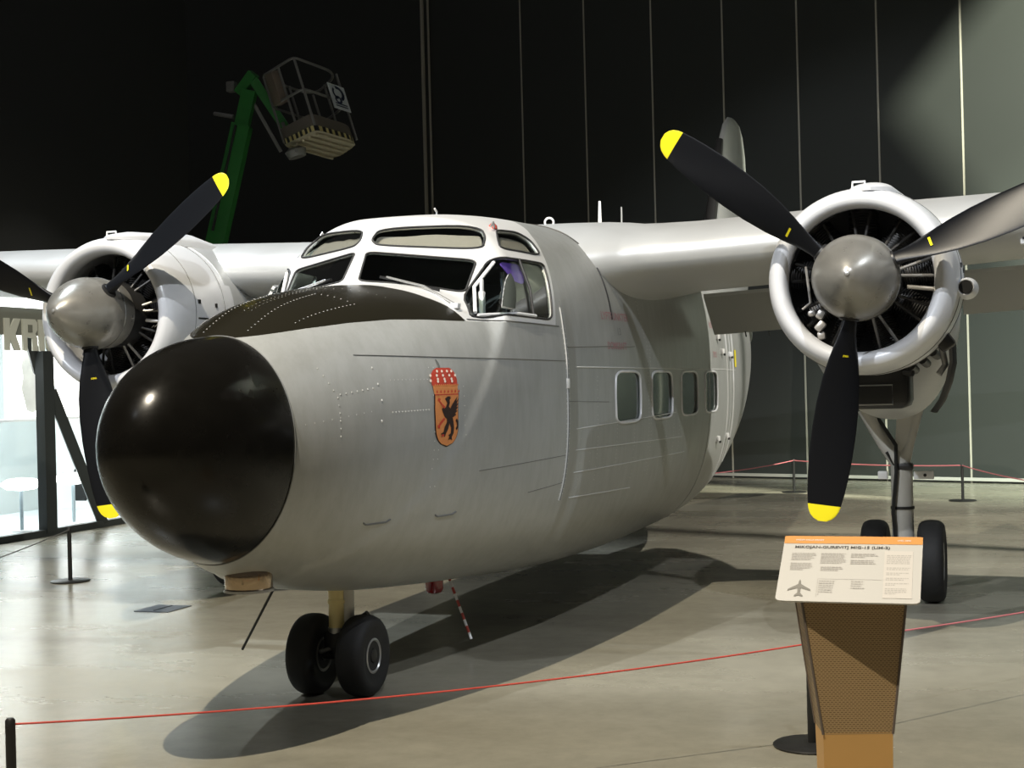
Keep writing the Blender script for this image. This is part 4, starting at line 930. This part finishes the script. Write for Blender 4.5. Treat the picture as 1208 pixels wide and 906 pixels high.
mb=MB(); TB=mat('toe_board',(.14,.12,.10),.6); mb.grid([[p+UP_*.05 for p in base],[p+UP_*.24 for p in base]],TB,cv=True); mb.grid([[cen+(p-cen)*.99+UP_*.05 for p in base],[cen+(p-cen)*.99+UP_*.24 for p in base]],TB,cv=True); tb_=lb(mb,'toe_board')
# hazard stripes
mb=MB(); hy=mat('hazard_yellow',(.62,.53,.22),.5); per=[]; acc=0
pl=[cen+(p-cen)*1.012 for p in base]+[cen+(base[0]-cen)*1.012]
pts=[]; 
for a,b_ in zip(pl[:-1],pl[1:]):
    n=max(1,int((b_-a).length/.02)); pts+=[a.lerp(b_,k/n) for k in range(n)]
acc=0
for a,b_ in zip(pts,pts[1:]+pts[:1]):
    acc+=(b_-a).length; s=(UP_*.0)
    ma=hy if int(acc/.095)%2==0 else M['black']
    mb.add([a-UP_*.0,b_-UP_*.0,b_+UP_*.075,a+UP_*.075],[(0,1,2,3)],ma)
lb(mb,'hazard_stripes',sm=False)
def ring(h,sc=1.): return [cen+(p-cen)*sc+UP_*h for p in base]
for h,nm in ((1.06,'top_rail'),(.60,'mid_rail')):
    lb(MB().tube(ring(h,.99),.020,M['liftgrey'],8,closed=True),nm)
for q in (Nn,Rr,Ff,Ll,Nn.lerp(Rr,.5)*0+Ll.lerp(Nn,.5),Rr.lerp(Ff,.5),Ll.lerp(Ff,.5)):
    p=cen+(q-cen)*.93; lb(MB().tube([p+UP_*.04,p+UP_*1.06],.020,M['liftgrey'],8),'rail_post')
cx=(Ll.lerp(Nn,.25)-cen)*.9+cen
ey_=(Nn-Ll).normalized(); ez_=UP_; ex_=ey_.cross(ez_)
Rb=Matrix((ex_,ey_,ez_)).transposed()
mb=MB(); mb.box(cx+UP_*.82,(.14,.34,.48),mat('control_box_tan',(.20,.16,.12),.6),rot=Rb,bev=.02); lb(mb,'control_box')
# sign on the near right side
sa=(Rr-Nn).normalized(); sn=(sa.cross(UP_)).normalized(); 
if sn.dot(Vector((7.47,3.65,1.66))-Nn)<0: sn=-sn
sc0=Nn.lerp(Rr,.70)+UP_*.60+sn*.06
def sgn_pt(u,v,o=0.): return sc0+sa*u*1.75+(UP_)*v+sn*o
mb=MB(); SB=mat('sign_white',(.62,.66,.70),.5); SK=mat('sign_navy',(.01,.02,.06),.5)
c4=[(-.15,-.19),(.15,-.19),(.15,.19),(-.15,.19)]
mb.add([sgn_pt(u,v) for u,v in c4]+[sgn_pt(u,v,.01) for u,v in c4],[(3,2,1,0),(4,5,6,7),(0,1,5,4),(1,2,6,5),(2,3,7,6),(3,0,4,7)],SB)
def arc(r0,r1,a0,a1,cx_,cy_,m,n=18,sq=1.):
    vs=[]
    for k in range(n+1):
        a=a0+(a1-a0)*k/n; vs+= [sgn_pt(cx_+r0*math.cos(a),cy_+r0*math.sin(a)*sq,.013),sgn_pt(cx_+r1*math.cos(a),cy_+r1*math.sin(a)*sq,.013)]
    mb.add(vs,[(2*k,2*k+1,2*k+3,2*k+2) for k in range(n)],m)
arc(.065,.11,-1.2,1.9,0,.06,SK); arc(.075,.105,2.4,4.4,0,.06,SK); arc(.03,.062,0,2*PI,-.03,-.045,SK)
for v in (-.115,-.15): mb.add([sgn_pt(u,w_,.013) for u,w_ in ((-.11,v),(.11,v),(.11,v+.018),(-.11,v+.018))],[(0,1,2,3)],SK)
lb(mb,'warning_sign',sm=False)
# arms
GM=M['greenpaint']
def beam(mb,a,b,w,h,m):
    a=Vector(a); b=Vector(b); t=(b-a).normalized(); u=Vector((.944,.33,0)); u=(u-t*u.dot(t)).normalized(); s=t.cross(u)
    vs=[p+s*sx*w/2+u*sy*h/2 for p in (a,b) for sx,sy in ((-1,-1),(1,-1),(1,1),(-1,1))]
    mb.add(vs,[(3,2,1,0),(4,5,6,7),(0,1,5,4),(1,2,6,5),(2,3,7,6),(3,0,4,7)],m)
T0=Vector((-12.53,-7.32,6.22)); V0=Vector((-12.33,-7.88,3.80)); dv=(V0-T0); G0=T0+dv*2.08
mb=MB(); beam(mb,T0+dv*.04,T0+dv*.27,.20,.22,GM); lb(mb,'upper_boom',sm=False)
mb=MB(); beam(mb,T0+dv*.25,G0,.27,.30,GM); lb(mb,'main_boom',sm=False)
mb=MB(); mb.tube([T0+dv*.26+Vector((.18,0,0)),T0+dv*.9+Vector((.18,0,0))],.02,M['black'],6); mb.tube([T0+dv*.2+Vector((.1,-.12,0)),T0+dv*.19+Vector((.1,-.45,.05))],.03,M['steel'],8); mb.box(T0+Vector((.05,-.30,-.02)),(.12,.14,.16),M['liftgrey'],rot=None,bev=.02); lb(mb,'boom_hoses')
J1=Ll.lerp(Ff,.2)+UP_*.28
mb=MB(); beam(mb,T0+Vector((0,0,.12)),J1,.14,.14,GM); beam(mb,T0+Vector((.0,-.14,.02)),J1+Vector((0,-.12,-.30)),.05,.06,M['liftgrey']); beam(mb,T0+Vector((0,.05,.16)),T0+Vector((0,-.20,-.12)),.14,.2,GM); lb(mb,'jib_arm',sm=False)
mb=MB(); q=Ll.lerp(Ff,.15); mb.tube([q+UP_*.4,q-UP_*.12,Ll.lerp(Nn,.35)-UP_*.14],.03,M['liftgrey'],8); mb.lathe([(0,.13),(.10,.16),(.14,.10)],M['liftgrey'],Ll.lerp(Nn,.3)-UP_*.22+(Ff-Nn)*.05,UP_,18); lb(mb,'slew_bracket')
# carrier
mb=MB(); mb.box((-12.0,-8.7,.75),(1.9,1.3,.6),GM,bev=.08); mb.box((-12.0,-8.7,1.15),(1.2,.9,.3),M['liftgrey'],bev=.05); lb(mb,'chassis')
for x_,y_ in ((-12.7,-9.4),(-12.7,-8.0),(-11.3,-9.4),(-11.3,-8.0)):
    mb=MB(); mb.lathe([(-.13,.2),(-.13,.34),(-.09,.38),(.09,.38),(.13,.34),(.13,.2)],M['rubber'],(x_,y_,.38),(0,1,0),32); lb(mb,'tyre')
LAMP=Vector((-6.0,7.0,9.0))
cor=[(3.39,5.84),(3.39+4.3,5.84+4.2),(3.39+8.0,5.84-.7),(3.39+3.7,5.84-5.0)]
hole=[LAMP+(onwall(t,0,z)-LAMP)*.035 for t,z in cor]; hc=sum(hole,Vector())/4
outer=[hc+(p-hc)*1.0+(p-hc).normalized()*.45 for p in hole]
sl=empty('added_stage_lamp',LAMP); tag(sl,'added unseen black lamp with square plate that shapes the light patch on the wall','lamp')  # added out of view; plate cuts the diamond edge of the wall light
mb=MB(); nb=(onwall(5,0,5)-LAMP).normalized()*.006
mb.grid([[p-nb for p in hole],[p-nb for p in outer],[p+nb for p in outer],[p+nb for p in hole]],BLK,cv=True,cu=True); o=mb.build('beam_shaping_plate',sl,smooth=False); o.location=-LAMP
pole_=MB(); pole_.tube([(0,0,-9),(0,0,-.2)],.04,BLK,14); pole_.lathe([(0,.45),(.03,.45),(.05,.05)],BLK,(0,0,-9),(0,0,1),28); pole_.tube([(0,0,-.25),(0,.2,-.1),(0,.2,.05)],.02,BLK,8); pole_.build('added_lamp_stand',sl)
nz_=(hc-LAMP).normalized(); mb=MB(); mb.lathe([(-.35,.10),(-.30,.16),(-.02,.17),(-.02,.16),(-.28,.14)],BLK,(0,0,0),nz_,24,caps=(True,False)); mb.build('housing',sl)
# ================================================================ CAMERA
CAMR=Vector(CR_); CAMU=Vector(CU_); CAMF=Vector(CF_)
cd=bpy.data.cameras.new('camera'); cam=bpy.data.objects.new('camera',cd); COL.objects.link(cam)
cd.sensor_fit='HORIZONTAL'; cd.sensor_width=36; cd.lens=CFOC/1208*36; cd.clip_end=200; cd.clip_start=.05
mw=Matrix((CAMR,CAMU,-CAMF)).transposed().to_4x4(); mw.translation=Vector(CPOS); cam.matrix_world=mw; sc.camera=cam
# ================================================================ LIGHTS
def spot(name,loc,target,power,size,blend,color,radius=.08):
    l=bpy.data.lights.new(name,'SPOT'); l.energy=power; l.spot_size=math.radians(size); l.spot_blend=blend; l.color=color; l.shadow_soft_size=radius
    o=bpy.data.objects.new(name,l); COL.objects.link(o); o.location=loc; d=Vector(target)-Vector(loc); o.rotation_euler=d.to_track_quat('-Z','Y').to_euler(); return o
WARM=(1,.86,.62); COOL=(.80,.90,1.0); NEUT=(1,.95,.86)
spot('spot_front_high',(6.1,.15,12.),(-.5,0,0),7800,84,.4,(1,.90,.72),.06)
spot('spot_front_port',(8.0,6.,9.8),(-4.,1.6,2.0),3300,40,.4,(.90,.94,1.0),.06)
spot('spot_engines',(8.5,-2.,8.5),(-3,0,3.2),3600,44,.3,(.90,.94,1.0),.05)
spot('spot_rear_port',(-5.40,8.5,8.0),(-7.5,1.5,.5),4500,62,.4,NEUT,.06)
spot('spot_wall',LAMP,onwall(6.,0,5.),22000,60,.2,(.95,.97,.78),.012)
spot('spot_wall_low',(-7.,6.5,8.),(-16.4,4.2,.4),15000,44,1.,(.88,.98,.82),.05)
spot('added_letter_wash',(-5.,-2.5,6.),(-7.7,-7.5,2.3),500,26,.6,(1,.96,.85),.05)  # added wash that brightens the letters, no fixture of the hall
spot('spot_floor_cool',(-2.5,-6.,11.),(-3.0,-2.5,0),3200,50,.4,COOL,.08)
spot('spot_floor_right',(-1.5,10.,10.),(-1.0,4.5,0),1500,46,.5,(.85,.92,1.0),.08)
def area(name,loc,target,power,sx,sy,color):
    l=bpy.data.lights.new(name,'AREA'); l.shape='RECTANGLE'; l.size=sx; l.size_y=sy; l.energy=power; l.color=color
    o=bpy.data.objects.new(name,l); COL.objects.link(o); o.location=loc; d=Vector(target)-Vector(loc); o.rotation_euler=d.to_track_quat('-Z','Y').to_euler(); return o
area('bay_ceiling_light',(-7.9,LY-1.2,2.86),(-7.9,LY-1.2,0),200,3,1.6,(.93,1,1))
w=bpy.data.worlds.new('world'); sc.world=w; w.use_nodes=True; bg=w.node_tree.nodes['Background']; bg.inputs['Color'].default_value=(.86,.84,.80,1); bg.inputs['Strength'].default_value=.045
sc.view_settings.view_transform='Standard'; sc.view_settings.look='None'; sc.view_settings.gamma=1; sc.view_settings.exposure=0.; sc.view_settings.use_curve_mapping=False
